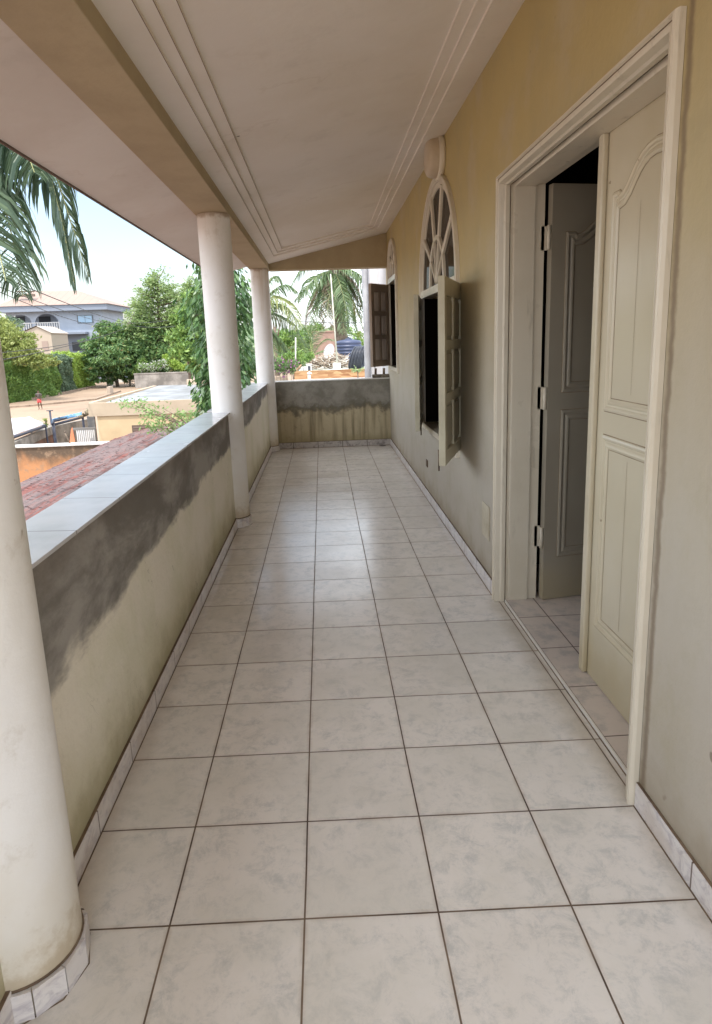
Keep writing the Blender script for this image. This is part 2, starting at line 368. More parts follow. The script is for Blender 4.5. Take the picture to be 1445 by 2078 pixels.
M_paint = paint_mat('cream_gloss_paint', (.64, .58, .475), (.52, .45, .33), .35, amt=.35, st=.35)
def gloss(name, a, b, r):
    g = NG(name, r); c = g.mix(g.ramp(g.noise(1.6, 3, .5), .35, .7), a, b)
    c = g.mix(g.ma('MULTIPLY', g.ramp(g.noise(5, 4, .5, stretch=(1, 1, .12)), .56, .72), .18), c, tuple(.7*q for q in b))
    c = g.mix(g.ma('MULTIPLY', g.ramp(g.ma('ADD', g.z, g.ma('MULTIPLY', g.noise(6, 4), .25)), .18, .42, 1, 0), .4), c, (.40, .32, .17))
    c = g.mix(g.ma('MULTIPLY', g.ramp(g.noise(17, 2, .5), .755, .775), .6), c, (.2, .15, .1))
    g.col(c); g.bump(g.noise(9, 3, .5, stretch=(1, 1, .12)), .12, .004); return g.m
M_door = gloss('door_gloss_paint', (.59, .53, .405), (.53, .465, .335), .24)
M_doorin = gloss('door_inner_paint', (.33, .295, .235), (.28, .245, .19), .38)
M_grime = mat('grime', (.22, .155, .10), .9, (9, (.10, .07, .045), .42, .6))
M_revshade = mat('reveal_shade_dark', (.016, .012, .009), .95, spec=0)  # near-black colour standing in for shade in the window reveals
M_line = mat('panel_line', (.30, .235, .16), .8, (9, (.20, .14, .09), .42, .6))
M_shut = paint_mat('shutter_paint', (.52, .48, .36), (.36, .31, .20), .45, amt=.7)
M_panshade = paint_mat('shutter_panel_shaded', (.40, .36, .27), (.26, .22, .145), .5, amt=.8)  # darker copy of the shutter paint: recess shade put into the panels
M_shutin = paint_mat('shutter_inner_wood', (.33, .25, .19), (.22, .165, .12), .5)
M_shutpan = paint_mat('shutter_panel_wood', (.72, .62, .55), (.58, .49, .43), .6)
M_cap = NG('cap_tiles', .22)
g = M_cap; c_ = g.mix(g.ramp(g.noise(5, 6, .6), .4, .7), (.62, .62, .64), (.54, .545, .57))
j_ = g.ramp(g.ma('ABSOLUTE', g.ma('SUBTRACT', g.ma('FRACT', g.ma('DIVIDE', g.ma('SUBTRACT', g.y, g.ma('MULTIPLY', g.x, -.1)), .395)), .5)), .4935, .4955)
c_ = g.mix(g.ma('MULTIPLY', g.ramp(g.noise(3, 7, .7, off=(1, 1, 0)), .48, .75), .22), c_, (.44, .41, .37)); g.rough(g.ramp(g.noise(3, 3), .3, .7, .20, .28)); g.col(g.mix(j_, c_, (.25, .24, .23))); M_cap = g.m
M_conc = mat('grey_concrete', (.36, .33, .29), .9, (3, (.24, .215, .18), .4, .65), (20, .5))
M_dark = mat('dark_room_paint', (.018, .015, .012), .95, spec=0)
M_iron = mat('hinge_iron', (.20, .15, .10), .55, (30, (.10, .06, .04), .4, .6), metal=.6)
M_glass = mat('window_glass', (.05, .038, .028), .5, spec=0); _t = M_glass.node_tree; _m = _t.nodes.new('ShaderNodeMixShader'); _m.inputs[0].default_value = .15; _g = _t.nodes.new('ShaderNodeBsdfGlossy'); _g.inputs['Roughness'].default_value = .05
_t.links.new(_t.nodes['Principled BSDF'].outputs[0], _m.inputs[1]); _t.links.new(_g.outputs[0], _m.inputs[2]); _t.links.new(_m.outputs[0], _t.nodes['Material Output'].inputs[0])
M_lamp = mat('lamp_opal', (.60, .50, .37), .35, (5, (.48, .38, .26), .4, .7))
M_lampr = mat('lamp_rim', (.70, .63, .50), .35)
M_lip = mat('threshold_lip', (.70, .66, .60), .4)

def fx(a, b, d): return (d, a, b)     # a=y, b=z, d=x
# ------------------------------------------------------------------ balcony floor
m = MB(); m.add([(-.5, Y0, 0), (1.352, Y0, 0), (1.352, YF, 0), (-.5, YF, 0)], [(0, 1, 2, 3)])
m.box(-.46, Y0, -.2, 1.352, YF+.16, -.004, 0)
struct(m.build('floor', [M_floor]))

# ------------------------------------------------------------------ house
H = thing('house', 'ochre plastered house wall with double door and two arched windows along the tiled balcony', 'house', (XW, 1, 0))
DY0, DY1, DZ = .335, 1.852, 2.085
W1C, W1R, W1S, W1B = 3.60, .73, 1.745, .655
W2C, W2R, W2S, W2B = 6.62, .41, 2.09, 1.05
def arch(c, r, s, b, n=28, grow=0):
    r += grow
    return [(c-r, b), (c+r, b)]+[(c+r*math.cos(PI*i/n), s+r*math.sin(PI*i/n)) for i in range(n+1)]
WT = 3.3
outer = [(Y0, 0), (DY0, 0), (DY0, DZ), (DY1, DZ), (DY1, 0), (YF+.19, 0), (YF+.19, WT), (Y0, WT)]
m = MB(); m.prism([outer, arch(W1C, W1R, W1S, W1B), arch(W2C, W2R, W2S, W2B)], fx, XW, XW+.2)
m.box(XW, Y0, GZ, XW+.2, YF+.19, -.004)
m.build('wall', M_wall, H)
# rooms behind: floor, back wall, ceiling, partitions
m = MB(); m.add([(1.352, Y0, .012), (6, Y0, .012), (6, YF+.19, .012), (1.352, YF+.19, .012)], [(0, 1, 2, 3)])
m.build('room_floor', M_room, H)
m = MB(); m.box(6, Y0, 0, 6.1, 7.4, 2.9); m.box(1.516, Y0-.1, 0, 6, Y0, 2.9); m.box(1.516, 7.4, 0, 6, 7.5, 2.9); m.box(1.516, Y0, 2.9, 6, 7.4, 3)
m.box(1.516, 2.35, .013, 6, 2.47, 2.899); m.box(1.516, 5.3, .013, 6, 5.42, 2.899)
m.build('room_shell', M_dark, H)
m = MB(); m.box(1.345, DY0+.02, -.003, 1.3515, DY1-.02, .015); m.build('threshold', M_lip, H)
m = MB(); m.box(1.3405, DY0+.02, .0002, 1.3448, DY1-.02, .0016); m.box(1.3517, DY0+.02, .0125, 1.3545, DY1-.02, .0135); m.build('threshold_grout', M_grime, H)
# door frame: moulded casing swept round the opening, deep lining behind it
path = [(DY0, 0.001), (DY0, DZ), (DY1, DZ), (DY1, 0.001)]
prof = [(.038, XW-.001), (.038, XW-.016), (.034, XW-.026), (.026, XW-.028), (.022, XW-.017), (.014, XW-.015), (.010, XW-.022), (.0, XW-.020),
        (-.004, XW+.004), (-.010, XW+.012), (-.010, XW+.030), (-.002, XW+.036), (-.002, XW+.045), (-.018, XW+.052), (-.018, XW+.150), (-.006, XW+.153), (-.006, XW+.2)]
m = MB(); m.sweep(path[::-1], prof, fx, closed=False)
m.build('door_frame', M_paint, H)
m = MB()
m.sweep(path[::-1], [(.0235, XW-.0195), (.0205, XW-.0175)], fx, closed=False)
m.sweep(path[::-1], [(-.0125, XW+.0305), (-.0035, XW+.0365)], fx, closed=False)
m.build('frame_grime', M_grime, H)
# door leaf drawn in local coords: u along width (0 hinge .. w), z height, d depth (0 = viewed face, + = back)
def catmull_arch(u0, u1, zs, zp, n=24):
    w = u1-u0; out = []
    H_ = [(0, 0), (.055, .0), (.075, -.10), (.12, -.06), (.17, .10), (.22, .34), (.28, .62), (.35, .84), (.42, .96), (.5, 1)]
    hp = H_+[(1-a, b) for a, b in H_[-2::-1]]
    for a, b in hp: out.append((u1-w*a, zs+(zp-zs)*b))
    return out
def leaf(parent, w, z0, z1, M4, mt, name='door', astragal=False, label=None, planks=True):
    m = MB(); m.mat = M4
    # leaf local: X=u, Y=d, Z=z ; viewed face at d=0, facing -d
    m.box(0, 0, z0, w, .04, z1)
    f3 = lambda a, b, h: (a, -h, b)
    e = .088
    up_ = [(e, z0+1.10), (w-e, z0+1.10)]+catmull_arch(e, w-e, z0+1.828, z0+1.93)
    lo_ = [(e, z0+.245), (w-e, z0+.245), (w-e, z0+.985), (e, z0+.985)]
    pr = [(.014, 0), (.012, .006), (.004, .009), (-.003, .006), (-.006, .002), (-.012, .001), (-.018, .005), (-.026, .007), (-.034, .003), (-.036, 0)]
    for p in (up_, lo_):
        m.sweep(p, pr, f3, True)
        m.sweep(p, [(.0165, .0004), (.0135, .0008)], f3, True, 1)
        m.sweep(p, [(-.0355, .0010), (-.0378, .0008)], f3, True, 1)
    if planks:
        for u in (w*.38, w*.62):
            m.add([(u, -.0006, z0+.30), (u+.0016, -.0006, z0+.30), (u+.0016, -.0006, z0+.93), (u, -.0006, z0+.93)], [(0, 1, 2, 3)], 1)
            m.add([(u, -.0006, z0+1.16), (u+.0014, -.0006, z0+1.16), (u+.0014, -.0006, z0+1.78), (u, -.0006, z0+1.78)], [(0, 1, 2, 3)], 1)
    o = m.build(name, [mt, M_line], parent, at=M4 @ Vector((0, 0, 0)), label=label)
    if astragal:
        a = MB(); a.mat = M4; a.box(w-.018, -.022, z0, w+.024, -.0005, z1-.004)
        a.build('astragal', mt, o, bevel=.006)
    return o
# closed leaf: u from the near jamb (y=.34) to the free edge (y=1.065), seen face towards -x
Mr = Matrix(((0, 1, 0, 1.468), (1, 0, 0, .343), (0, 0, 1, 0), (0, 0, 0, 1)))
dr = leaf(H, .722, .016, 2.072, Mr, M_door, 'door', True, 'closed panelled door leaf in cream gloss paint')
# open leaf: hinged on the far jamb and swung into the room
ang = math.radians(10)
Ml = Matrix(((math.cos(ang), -math.sin(ang), 0, 1.538), (math.sin(ang), math.cos(ang), 0, 1.806), (0, 0, 1, 0), (0, 0, 0, 1)))
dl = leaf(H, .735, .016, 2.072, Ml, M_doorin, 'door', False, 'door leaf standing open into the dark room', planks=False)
for z in (.30, 1.02, 1.78):
    h = MB(); h.tube([(1.526, 1.815, z), (1.526, 1.815, z+.11)], .009, 10); h.box(1.500, 1.846, z, 1.528, 1.8525, z+.11)
    h.build('hinge', M_paint, dl, at=(1.526, 1.815, z))

def window_frame(c, r, s, b, rings, name='window_frame'):
    fr = MB()
    xo, xi = XW-.028, XW+.075
    # casing: arch plus legs
    pth = [(c+r, b-.05)]+[(c+r*math.cos(PI*i/32), s+r*math.sin(PI*i/32)) for i in range(33)]+[(c-r, b-.05)]
    fr.sweep(pth, [(.045, XW), (.045, xo+.004), (.040, xo), (.012, xo), (.010, xo+.008), (-.002, xo+.010), (-.004, xo+.02), (-.040, xo+.022), (-.0415, XW+.006)], fx, closed=False)
    fr.box(xo+.004, c-r+.0225, s-.03, xi, c+r-.0225, s+.026)
    fr.box(XW-.02, c-r+.0225, b-.035, XW+.16, c+r-.0225, b+.008)
    o = fr.build(name, M_paint, H, at=(XW, c, s))
    for ya_, yb_ in ((c-r+.001, c-r+.023), (c+r-.023, c+r-.001)):
        ln = MB(); ln.box(XW+.004, ya_-.0, b+.009, XW+.205, yb_, s-.031); ln.build('reveal_shade', M_revshade, o)  # dark boards over the jambs, painted shade of the reveal
    # muntins of the fanlight
    mu = MB(); ri = r*.40
    pin = [(c+ri*math.cos(PI*i/24), s+.026+ri*1.15*math.sin(PI*i/24)) for i in range(25)]
    mu.sweep(pin, [(.016, XW+.006), (.016, xo+.012), (.0, xo+.008), (-.016, xo+.012), (-.016, XW+.006)], fx, closed=False)
    def bar(a, r0, r1, wd):
        ca, sa = math.cos(a), math.sin(a)
        p0 = Vector((c+ca*r0, s+.026+sa*r0*(1.15 if r0 < ri*1.2 and r0 > .1 else 1))); p1 = Vector((c+ca*r1, s+(.026 if r1 < r*.9 else 0)+sa*r1*(1.15 if r1 < ri*1.2 else 1)))
        mu.sweep([p0, p1], [(wd, XW+.006), (wd, xo+.015), (wd*.5, xo+.010), (-wd*.5, xo+.010), (-wd, xo+.015), (-wd, XW+.006)], fx, closed=False)
    for k in rings: bar(k, ri, r-.02, .021); bar(k, .03, ri, .008)
    mu.build('muntin', M_paint, o)
    gl = MB(); ap = [(c+(r-.022)*math.cos(PI*i/32), s+(r-.022)*math.sin(PI*i/32)) for i in range(33)]
    gl.prism([ap], fx, XW+.003, XW+.008); gl.build('pane', M_glass, o)
    return o
d2r = math.radians
wf1 = window_frame(W1C, W1R, W1S, W1B, [d2r(a) for a in (36, 72, 108, 144)])
wf2 = window_frame(W2C, W2R, W2S, W2B, [d2r(a) for a in (45, 90, 135)])

def shutter(parent, hinge, free, z0, z1, mts, label, flip=1):
    hx, hy = hinge; vx, vy = free[0]-hx, free[1]-hy; w = math.hypot(vx, vy); ux, uy = vx/w, vy/w
    nx, ny = -uy*flip, ux*flip
    Mx = Matrix(((ux, nx, 0, hx), (uy, ny, 0, hy), (0, 0, 1, 0), (0, 0, 0, 1)))
    m = MB(); m.mat = Mx; th = .038; st = .062; mid = .04
    m.box(0, 0, z0, st, th, z1); m.box(w-st, 0, z0, w, th, z1); m.box(w/2-mid/2, .002, z0+.08, w/2+mid/2, th-.002, z1-.07)
    H3 = (z1-z0-.15)/3
    for k in range(4):
        zz = z0+k*(H3)+(.0 if k == 0 else .04)
        m.box(st, .001, z0 if k == 0 else z0+.08+k*H3-.028, w-st, th-.001, z0+.08 if k == 0 else (z1 if k == 3 else z0+.08+k*H3+.028))
    o = m.build('shutter', mts[0], parent, at=(hx, hy, z0), label=label, bevel=.002)
    p = MB(); p.mat = Mx
    for a, b in ((st, w/2-mid/2), (w/2+mid/2, w-st)):
        for k in range(3):
            za = z0+.08+k*H3+(.028 if k else 0); zb = z0+.08+(k+1)*H3-.028
            p.box(a+.0005, .015, za+.0005, b-.0005, th-.015, zb-.0005)
            p.box(a+.022, .007, za+.022, b-.022, th-.007, zb-.022)
    p.build('panel', mts[1], o, bevel=.002)
    for z in (z0+.12, z1-.2):
        h = MB(); h.mat = Mx; h.tube([(-.006, th/2, z), (-.006, th/2, z+.09)], .008, 8); h.build('hinge', M_iron, o)
    h = MB(); h.mat = Mx; h.tube([(w-.03, -.006, z0-.035), (w-.03, -.006, z0+.09)], .005, 6); h.build('bolt', M_iron, o)
    return o
shutter(wf1, (XW-.012, W1C-W1R+.005), (1.075, 2.262), .668, 1.716, (M_shut, M_panshade), 'shutter folded right back towards the door', 1)
shutter(wf1, (XW-.012, W1C+W1R-.005), (1.183, 3.705), .668, 1.716, (M_shut, M_panshade), 'far shutter standing ajar', -1)
shutter(wf2, (XW-.012, W2C+W2R-.005), (1.058, 6.725), 1.062, 2.060, (M_shutin, M_shutpan), 'brown shutter opened at right angles to the wall', -1)
# round bulkhead lamp above the near window
lp = MB(); lc = (XW, 3.405, 2.600)
lp.lathe([(0, -.001), (.142, -.001), (.146, -.012), (.146, -.034), (.138, -.040), (.13, -.040)], lc, 40, axis='X')
lo = lp.build('wall_lamp', M_lampr, None, at=(XW, 3.405, 2.6)); tag(lo, 'round opal bulkhead lamp on the ochre wall just above the near arched window', 'lamp')
lp = MB(); lp.lathe([(.131, -.038), (.131, -.075), (.120, -.098), (.095, -.112), (.05, -.118), (0.0005, -.119)], lc, 40, axis='X')
lp.build('diffuser', M_lamp, lo)
# small things on the wall
m = MB(); m.box(XW-.006, 2.04, .275, XW-.0005, 2.195, .468)
o = m.build('wall_box_cover', mat('cover_plaster', (.54, .49, .38), .8, (8, (.42, .36, .26), .45, .7)), bevel=.002)
tag(o, 'plastered-over square box cover low on the wall left of the door', 'cover')
m = MB(); m.box(XW-.008, 4.15, .285, XW-.0005, 4.225, .345); m.box(XW-.011, 4.165, .295, XW-.0085, 4.21, .335)
tag(m.build('wall_socket', mat('socket_brown', (.12, .075, .045), .6), bevel=.002), 'small brown outlet low on the wall under the far end of the window', 'socket')

# ------------------------------------------------------------------ skirting on the house wall
m = MB()
m.box(XW-.011, Y0, .0005, XW-.0003, DY0-.039, .078); m.box(XW-.011, DY1+.039, .0005, XW-.0003, YF-.0005, .078)
m.build('skirting', M_sk, H, bevel=.002)
M_sline = mat('skirting_joint', (.22, .155, .10), .9, (9, (.12, .08, .05), .42, .58))
m = MB(); m.box(XW-.008, Y0, .0785, XW-.0002, DY0-.040, .0805); m.box(XW-.008, DY1+.040, .0785, XW-.0002, YF-.001, .0805)
m.box(XW-.0145, Y0, .0002, XW-.0112, DY0-.039, .0022); m.box(XW-.0145, DY1+.04, .0002, XW-.0112, YF-.011, .0022)
m.build('skirting_grout', M_sline, H)

# ------------------------------------------------------------------ parapets
COLY = (-.085, 3.62, 7.135); CX, CR = -.303, .116
def parapet(y0, y1, label, capx=(-.47, -.272)):
    P = thing('parapet', label, 'parapet', (-.37, (y0+y1)/2, 0), 'parapet walls of the balcony')
    m = MB(); n = max(2, int((y1-y0)/.5)); m.box(-.455, y0, -.2, XL, y1, PT-.012); m.build('wall', M_par, P)
    m = MB(); m.box(capx[0], y0, PT-.0115, capx[1], y1, PT); m.build('cap_tiles', M_cap, P, bevel=.0015)
    m = MB(); m.box(XL+.0003, y0, .0005, XL+.0115, y1, .078); m.build('skirting', M_sk, P, bevel=.002)
    m = MB(); m.box(XL+.0002, y0, .0785, XL+.009, y1, .0805); m.box(XL+.0118, y0, .0002, XL+.0148, y1, .0022); m.build('skirting_grout', M_sline, P)
parapet(Y0, COLY[0]-.06, 'stretch of stained parapet behind the nearest column', )
parapet(COLY[0]+.06, COLY[1]-.06, 'longest stained parapet with pale tiled top between the nearest and the middle column')
parapet(COLY[1]+.06, COLY[2]-.06, 'short far stretch of parapet between the middle and the farthest column')
P = thing('parapet', 'mould-streaked parapet closing the far end of the balcony', 'parapet', (.5, YF+.07, 0), 'parapet walls of the balcony')
m = MB(); m.box(CX+.02, YF, -.2, XW-.0005, YF+.15, PT-.012); m.build('wall', M_parf, P)
m = MB(); m.box(CX+.02, YF-.008, PT-.0115, XW-.0006, YF+.165, PT+.002); m.build('cap_tiles', mat('far_cap', (.62, .60, .56), .4), P, bevel=.002)
m = MB(); m.box(-.19, YF-.011, .0005, XW-.0125, YF-.0005, .078); m.build('skirting', M_skf, P)
m = MB(); m.box(-.19, YF-.009, .0785, XW-.0125, YF-.0003, .083); m.box(-.19, YF-.0145, .0002, XW-.0125, YF-.0115, .0022); m.build('skirting_grout', M_sline, P)
# ragged bit of concrete with two starter bars on the far parapet
Q = thing('rebar_stub', 'dark concrete lump with two iron stubs on the far parapet', 'rebar stub', (1.2, YF+.08, PT))
m = MB(); m.box(1.09, YF+.01, PT+.0025, 1.31, YF+.13, PT+.045); m.build('concrete', mat('stub_concrete', (.10, .085, .065), .9, (20, (.2, .17, .13), .45, .65), (25, .8)), Q, bevel=.006)
for x in (1.135, 1.245):
    m = MB(); m.tube([(x, YF+.07, PT+.04), (x+.003, YF+.07, PT+.125)], .016, 8); m.build('iron_bar', M_iron, Q)

# ------------------------------------------------------------------ columns
def column(y, label, CR=CR):
    C = thing('column', label, 'column', (CX, y, 0), 'round columns carrying the balcony roof')
    m = MB(); prof = []
    for i in range(24):
        z = .0+2.303*i/23; prof.append((CR*(1+.004*math.sin(z*5+y)), z))
    m.lathe(prof, (CX, y, 0), 56); m.build('shaft', M_col, C)
    m = MB(); n = 12; R = CR+.008
    for i in range(n):
        a0, a1 = 2*PI*(i+.02)/n, 2*PI*(i+.98)/n; q = []
        for r in (CR-.003, R/math.cos(PI/n)*1.0):
            q += [(CX+r*math.cos(a0), y+r*math.sin(a0)), (CX+r*math.cos(a1), y+r*math.sin(a1))]
        vs = [(a, b, z) for z in (.0008, .070) for a, b in q]
        m.add(vs, [(0, 1, 3, 2), (4, 5, 7, 6), (0, 2, 6, 4), (1, 3, 7, 5), (2, 3, 7, 6), (0, 1, 5, 4)])
    m.build('skirting', M_sk, C)
    m = MB(); m.lathe([(CR-.002, .0705), (CR+.004, .073), (CR+.001, .078)], (CX, y, 0), 40); m.lathe([(CR+.012, .0003), (CR+.014, .0018), (CR+.016, .0003)], (CX, y, 0), 10)
    m.build('skirting_grout', M_sline, C)
column(COLY[0], 'nearest round white column, cut by the left edge of the photo', .124)
column(COLY[1], 'middle round white column between the long and the short parapet')
column(COLY[2], 'farthest round column in the corner of the far parapet')

# ------------------------------------------------------------------ balcony roof
RF = thing('balcony_roof', 'sloping pinkish concrete balcony ceiling with stepped border and ochre edge beams', 'roof', (.4, 2, 2.4))
SL = .2244
def zc(x): return 2.375+SL*(x+.2)
xs0, xs1 = [-.19, -.085, -.035, .025], [XW, 1.165, 1.105, 1.048]
ys0, ys1 = [Y0, Y0+.3, Y0+.35, Y0+.4], [YF, 6.74, 6.64, 6.53]
m = MB(); st_ = .015
for i in range(3):
    a0, a1, b0, b1 = xs0[i], xs1[i], ys0[i], ys1[i]; c0, c1, d0, d1 = xs0[i+1], xs1[i+1], ys0[i+1], ys1[i+1]
    z = lambda x, k=i: zc(x)+k*st_
    o4 = [(a0, b0), (a1, b0), (a1, b1), (a0, b1)]; i4 = [(c0, d0), (c1, d0), (c1, d1), (c0, d1)]
    vs = [(x, y, z(x)) for x, y in o4]+[(x, y, z(x)) for x, y in i4]+[(x, y, z(x)+st_) for x, y in i4]
    m.add(vs, [(k, (k+1) % 4, 4+(k+1) % 4, 4+k) for k in range(4)]+[(4+k, 4+(k+1) % 4, 8+(k+1) % 4, 8+k) for k in range(4)])
i = 3; m.add([(x, y, zc(x)+3*st_) for x, y in ((xs0[3], ys0[3]), (xs1[3], ys0[3]), (xs1[3], ys1[3]), (xs0[3], ys1[3]))], [(0, 1, 2, 3)])
m.build('ceiling', M_ceil, RF, fixn=False)
m = MB(); 
for x in xs0[1:]:
    k = xs0.index(x); m.add([(x-.0025, ys0[k], zc(x)+(k-1)*st_-.0006), (x+.0005, ys0[k], zc(x)+(k-1)*st_-.0006), (x+.0005, ys1[k], zc(x)+(k-1)*st_-.0006), (x-.0025, ys1[k], zc(x)+(k-1)*st_-.0006)], [(0, 1, 2, 3)])
m.build('step_shade', mat('step_shade_brown', (.20, .13, .085), .9), RF)  # dark strips on the left steps: shade of the risers drawn as colour
# slab over it all
m = MB()
def slab(x0, x1, y0, y1, lift, th):
    m.add([(x0, y0, zc(x0)+lift), (x1, y0, zc(x1)+lift), (x1, y1, zc(x1)+lift), (x0, y1, zc(x0)+lift), (x0, y0, zc(x0)+lift+th), (x1, y0, zc(x1)+lift+th), (x1, y1, zc(x1)+lift+th), (x0, y1, zc(x0)+lift+th)],
          [(0, 3, 2, 1), (4, 5, 6, 7), (0, 1, 5, 4), (1, 2, 6, 5), (2, 3, 7, 6), (3, 0, 4, 7)])
slab(-.83, 2.2, Y0-.3, 7.02, .06, .09); m.build('slab', M_conc, RF)
m = MB(); slab(-.3, 2.2, 7.021, YF+.30, .06, .09); m.build('slab', M_conc, RF)
m = MB(); slab(-.83, -.43, Y0-.3, 7.02, 0, .059); m.build('soffit', M_sof, RF)
m = MB(); m.box(-.430, Y0, 2.305, -.1901, YF+.2, 2.43); m.build('beam', M_beam, RF, bevel=.004)
m = MB(); m.prism([[(-.1899, 2.30), (XW, 2.30), (XW, 2.80), (-.1899, 2.44)]], lambda a, b, d: (a, d, b), YF, YF+.19); m.build('beam', M_beam, RF, bevel=.004)
m = MB(); m.box(-.838, Y0-.3, 2.222, -.8305, 7.02, 2.40); m.build('fascia', mat('fascia_brown', (.16, .11, .085), .8), RF)
# near column head etc. drain
m = MB(); m.lathe([(0.0005, .003), (.035, .003), (.045, .0012)], (1.19, YF-.08, 0), 24)
tag(m.build('floor_drain', mat('drain_dark', (.05, .04, .035), .6)), 'small dark round drain in the floor at the far right corner', 'drain')

# ==OUTSIDE==
rnd = random.Random(11); nrs = np.random.RandomState(5)
def leafmat(name, a, b, trans=.3, rough=.5, c=None):
    m = bpy.data.materials.new(name); m.use_nodes = True; t = m.node_tree; p = t.nodes['Principled BSDF']; o = t.nodes['Material Output']
    g = t.nodes.new('ShaderNodeNewGeometry'); x = t.nodes.new('ShaderNodeValToRGB')
    x.color_ramp.elements[0].color = (*a, 1); x.color_ramp.elements[1].color = (*b, 1)
    if c: e = x.color_ramp.elements.new(.93); e.color = (*b, 1); x.color_ramp.elements[-1].color = (*c, 1); x.color_ramp.elements[-1].position = 1
    t.links.new(g.outputs['Random Per Island'], x.inputs[0]); t.links.new(x.outputs[0], p.inputs['Base Color']); p.inputs['Roughness'].default_value = rough
    tr = t.nodes.new('ShaderNodeBsdfTranslucent'); t.links.new(x.outputs[0], tr.inputs[0]); mx = t.nodes.new('ShaderNodeMixShader'); mx.inputs[0].default_value = trans
    t.links.new(p.outputs[0], mx.inputs[1]); t.links.new(tr.outputs[0], mx.inputs[2]); t.links.new(mx.outputs[0], o.inputs[0]); return m
def leaves(name, P, D, size, m, parent=None, width=.42, at=None, droop=0, label=None):
    """P centres (n,3), D direction of each leaf (n,3), size (n,)"""
    P = np.asarray(P, float); D = np.asarray(D, float); n = len(P); D = D/(np.linalg.norm(D, axis=1, keepdims=True)+1e-9)
    R = nrs.normal(size=(n, 3)); Sd = np.cross(D, R); Sd /= np.linalg.norm(Sd, axis=1, keepdims=True)+1e-9
    N = np.cross(D, Sd); s = np.asarray(size)[:, None]
    a = P-D*s*.5; b = P+Sd*s*width*.5+N*s*.06; c = P+D*s*.5+np.array([0, 0, -1.])*s*droop; d = P-Sd*s*width*.5+N*s*.06
    V = np.stack([a, b, c, d], 1).reshape(-1, 3)
    loc = np.array(at if at is not None else (0, 0, 0), float)
    pw = Vector((0, 0, 0)); q = parent
    while q is not None: pw += Vector(q.location); q = q.parent
    base = loc if at is not None else np.array(pw)
    V = V-base
    me = bpy.data.meshes.new(name); me.vertices.add(n*4); me.vertices.foreach_set('co', V.ravel()); me.loops.add(n*4); me.loops.foreach_set('vertex_index', np.arange(n*4))
    me.polygons.add(n); me.polygons.foreach_set('loop_start', np.arange(n)*4); me.polygons.foreach_set('loop_total', np.full(n, 4)); me.update(); me.validate()
    me.materials.append(m); o = bpy.data.objects.new(name, me); COL.objects.link(o)
    if parent is not None: o.parent = parent; o.location = Vector(base)-pw
    else: o.location = Vector(base)
    if label: o['label'] = label
    return o
def ball(n, c, r, shell=.55, flat=1):
    d = nrs.normal(size=(n, 3)); d /= np.linalg.norm(d, axis=1, keepdims=True)
    rr = shell+(1-shell)*nrs.rand(n, 1); return np.array(c)+d*rr*np.array([r, r, r*flat]), d
M_bark = mat('bark', (.20, .155, .115), .95, (6, (.12, .09, .07), .4, .6), (12, .6))
M_bark2 = mat('palm_bark', (.21, .17, .135), .95, (5, (.11, .09, .07), .4, .6), (14, .6))
LG = dict(
    terminalia=leafmat('terminalia_leaf', (.15, .245, .085), (.31, .40, .15)),
    dark=leafmat('dark_leaf', (.06, .14, .05), (.20, .31, .10), c=(.26, .20, .08)),
    mid=leafmat('mid_leaf', (.10, .20, .05), (.27, .40, .10)),
    lime=leafmat('lime_leaf', (.24, .38, .06), (.42, .54, .12)),
    olive=leafmat('olive_leaf', (.17, .22, .06), (.34, .38, .11)),
    grey=leafmat('grey_leaf', (.09, .15, .09), (.19, .26, .16)),
    ashoka=leafmat('glossy_leaf', (.045, .115, .035), (.12, .215, .07), .22, .38),
    pale=leafmat('pale_leaf', (.22, .33, .14), (.42, .52, .26)),
    white=leafmat('white_blossom', (.55, .55, .50), (.72, .72, .68)),
    pink=leafmat('bougainvillea_bract', (.33, .07, .30), (.46, .14, .40)),
    palm=leafmat('palm_leaflet', (.08, .14, .06), (.18, .25, .11), .25, .42),
    dead=leafmat('dead_leaflet', (.13, .11, .07), (.24, .19, .13), .1, .8),
    palmy=leafmat('palm_leaflet_yellow', (.16, .21, .07), (.31, .32, .11), .25, .45))

def tree(name, label, base, height, blobs, leafm, lsize, n, group=None, flat=.7, trunk_r=.25, jitter=1.0):
    """blobs: list of (centre, radius) in world space; a trunk and a limb to every blob, then leaf clumps on each"""
    t = thing(name, label, 'tree', base, group)
    tm = MB(); b = Vector(base); top = Vector((b.x, b.y, b.z+height*.55))
    tm.tube([b, b+(top-b)*.5+Vector((rnd.uniform(-.2, .2), 0, 0)), top], [trunk_r, trunk_r*.8, trunk_r*.6], 8)
    for c, r in blobs:
        c = Vector(c); st = b+(top-b)*rnd.uniform(.5, 1)
        md = (st+c)*.5+Vector((0, 0, r*.15)); tm.tube([st, md, c], [trunk_r*.4, trunk_r*.25, trunk_r*.08], 6)
    tm.build('trunk', M_bark, t)
    Ps, Ds = [], []
    tot = sum(r*r for _, r in blobs)
    for c, r in blobs:
        k = max(30, int(n*r*r/tot)); nc = max(6, int(k/26))
        cc, dd = ball(nc, c, r*.86, .5, flat)
        for p, d in zip(cc, dd):
            q = nrs.normal(size=(26, 3))*np.array([.26, .26, .13])*r*jitter*.62+p
            Ps.append(q); Ds.append(nrs.normal(size=(26, 3))*.8+d+np.array([0, 0, -.1]))
    Ps = np.concatenate(Ps); Ds = np.concatenate(Ds)
    leaves('crown', Ps, Ds, nrs.uniform(.7, 1.3, len(Ps))*lsize, leafm, t)
    return t

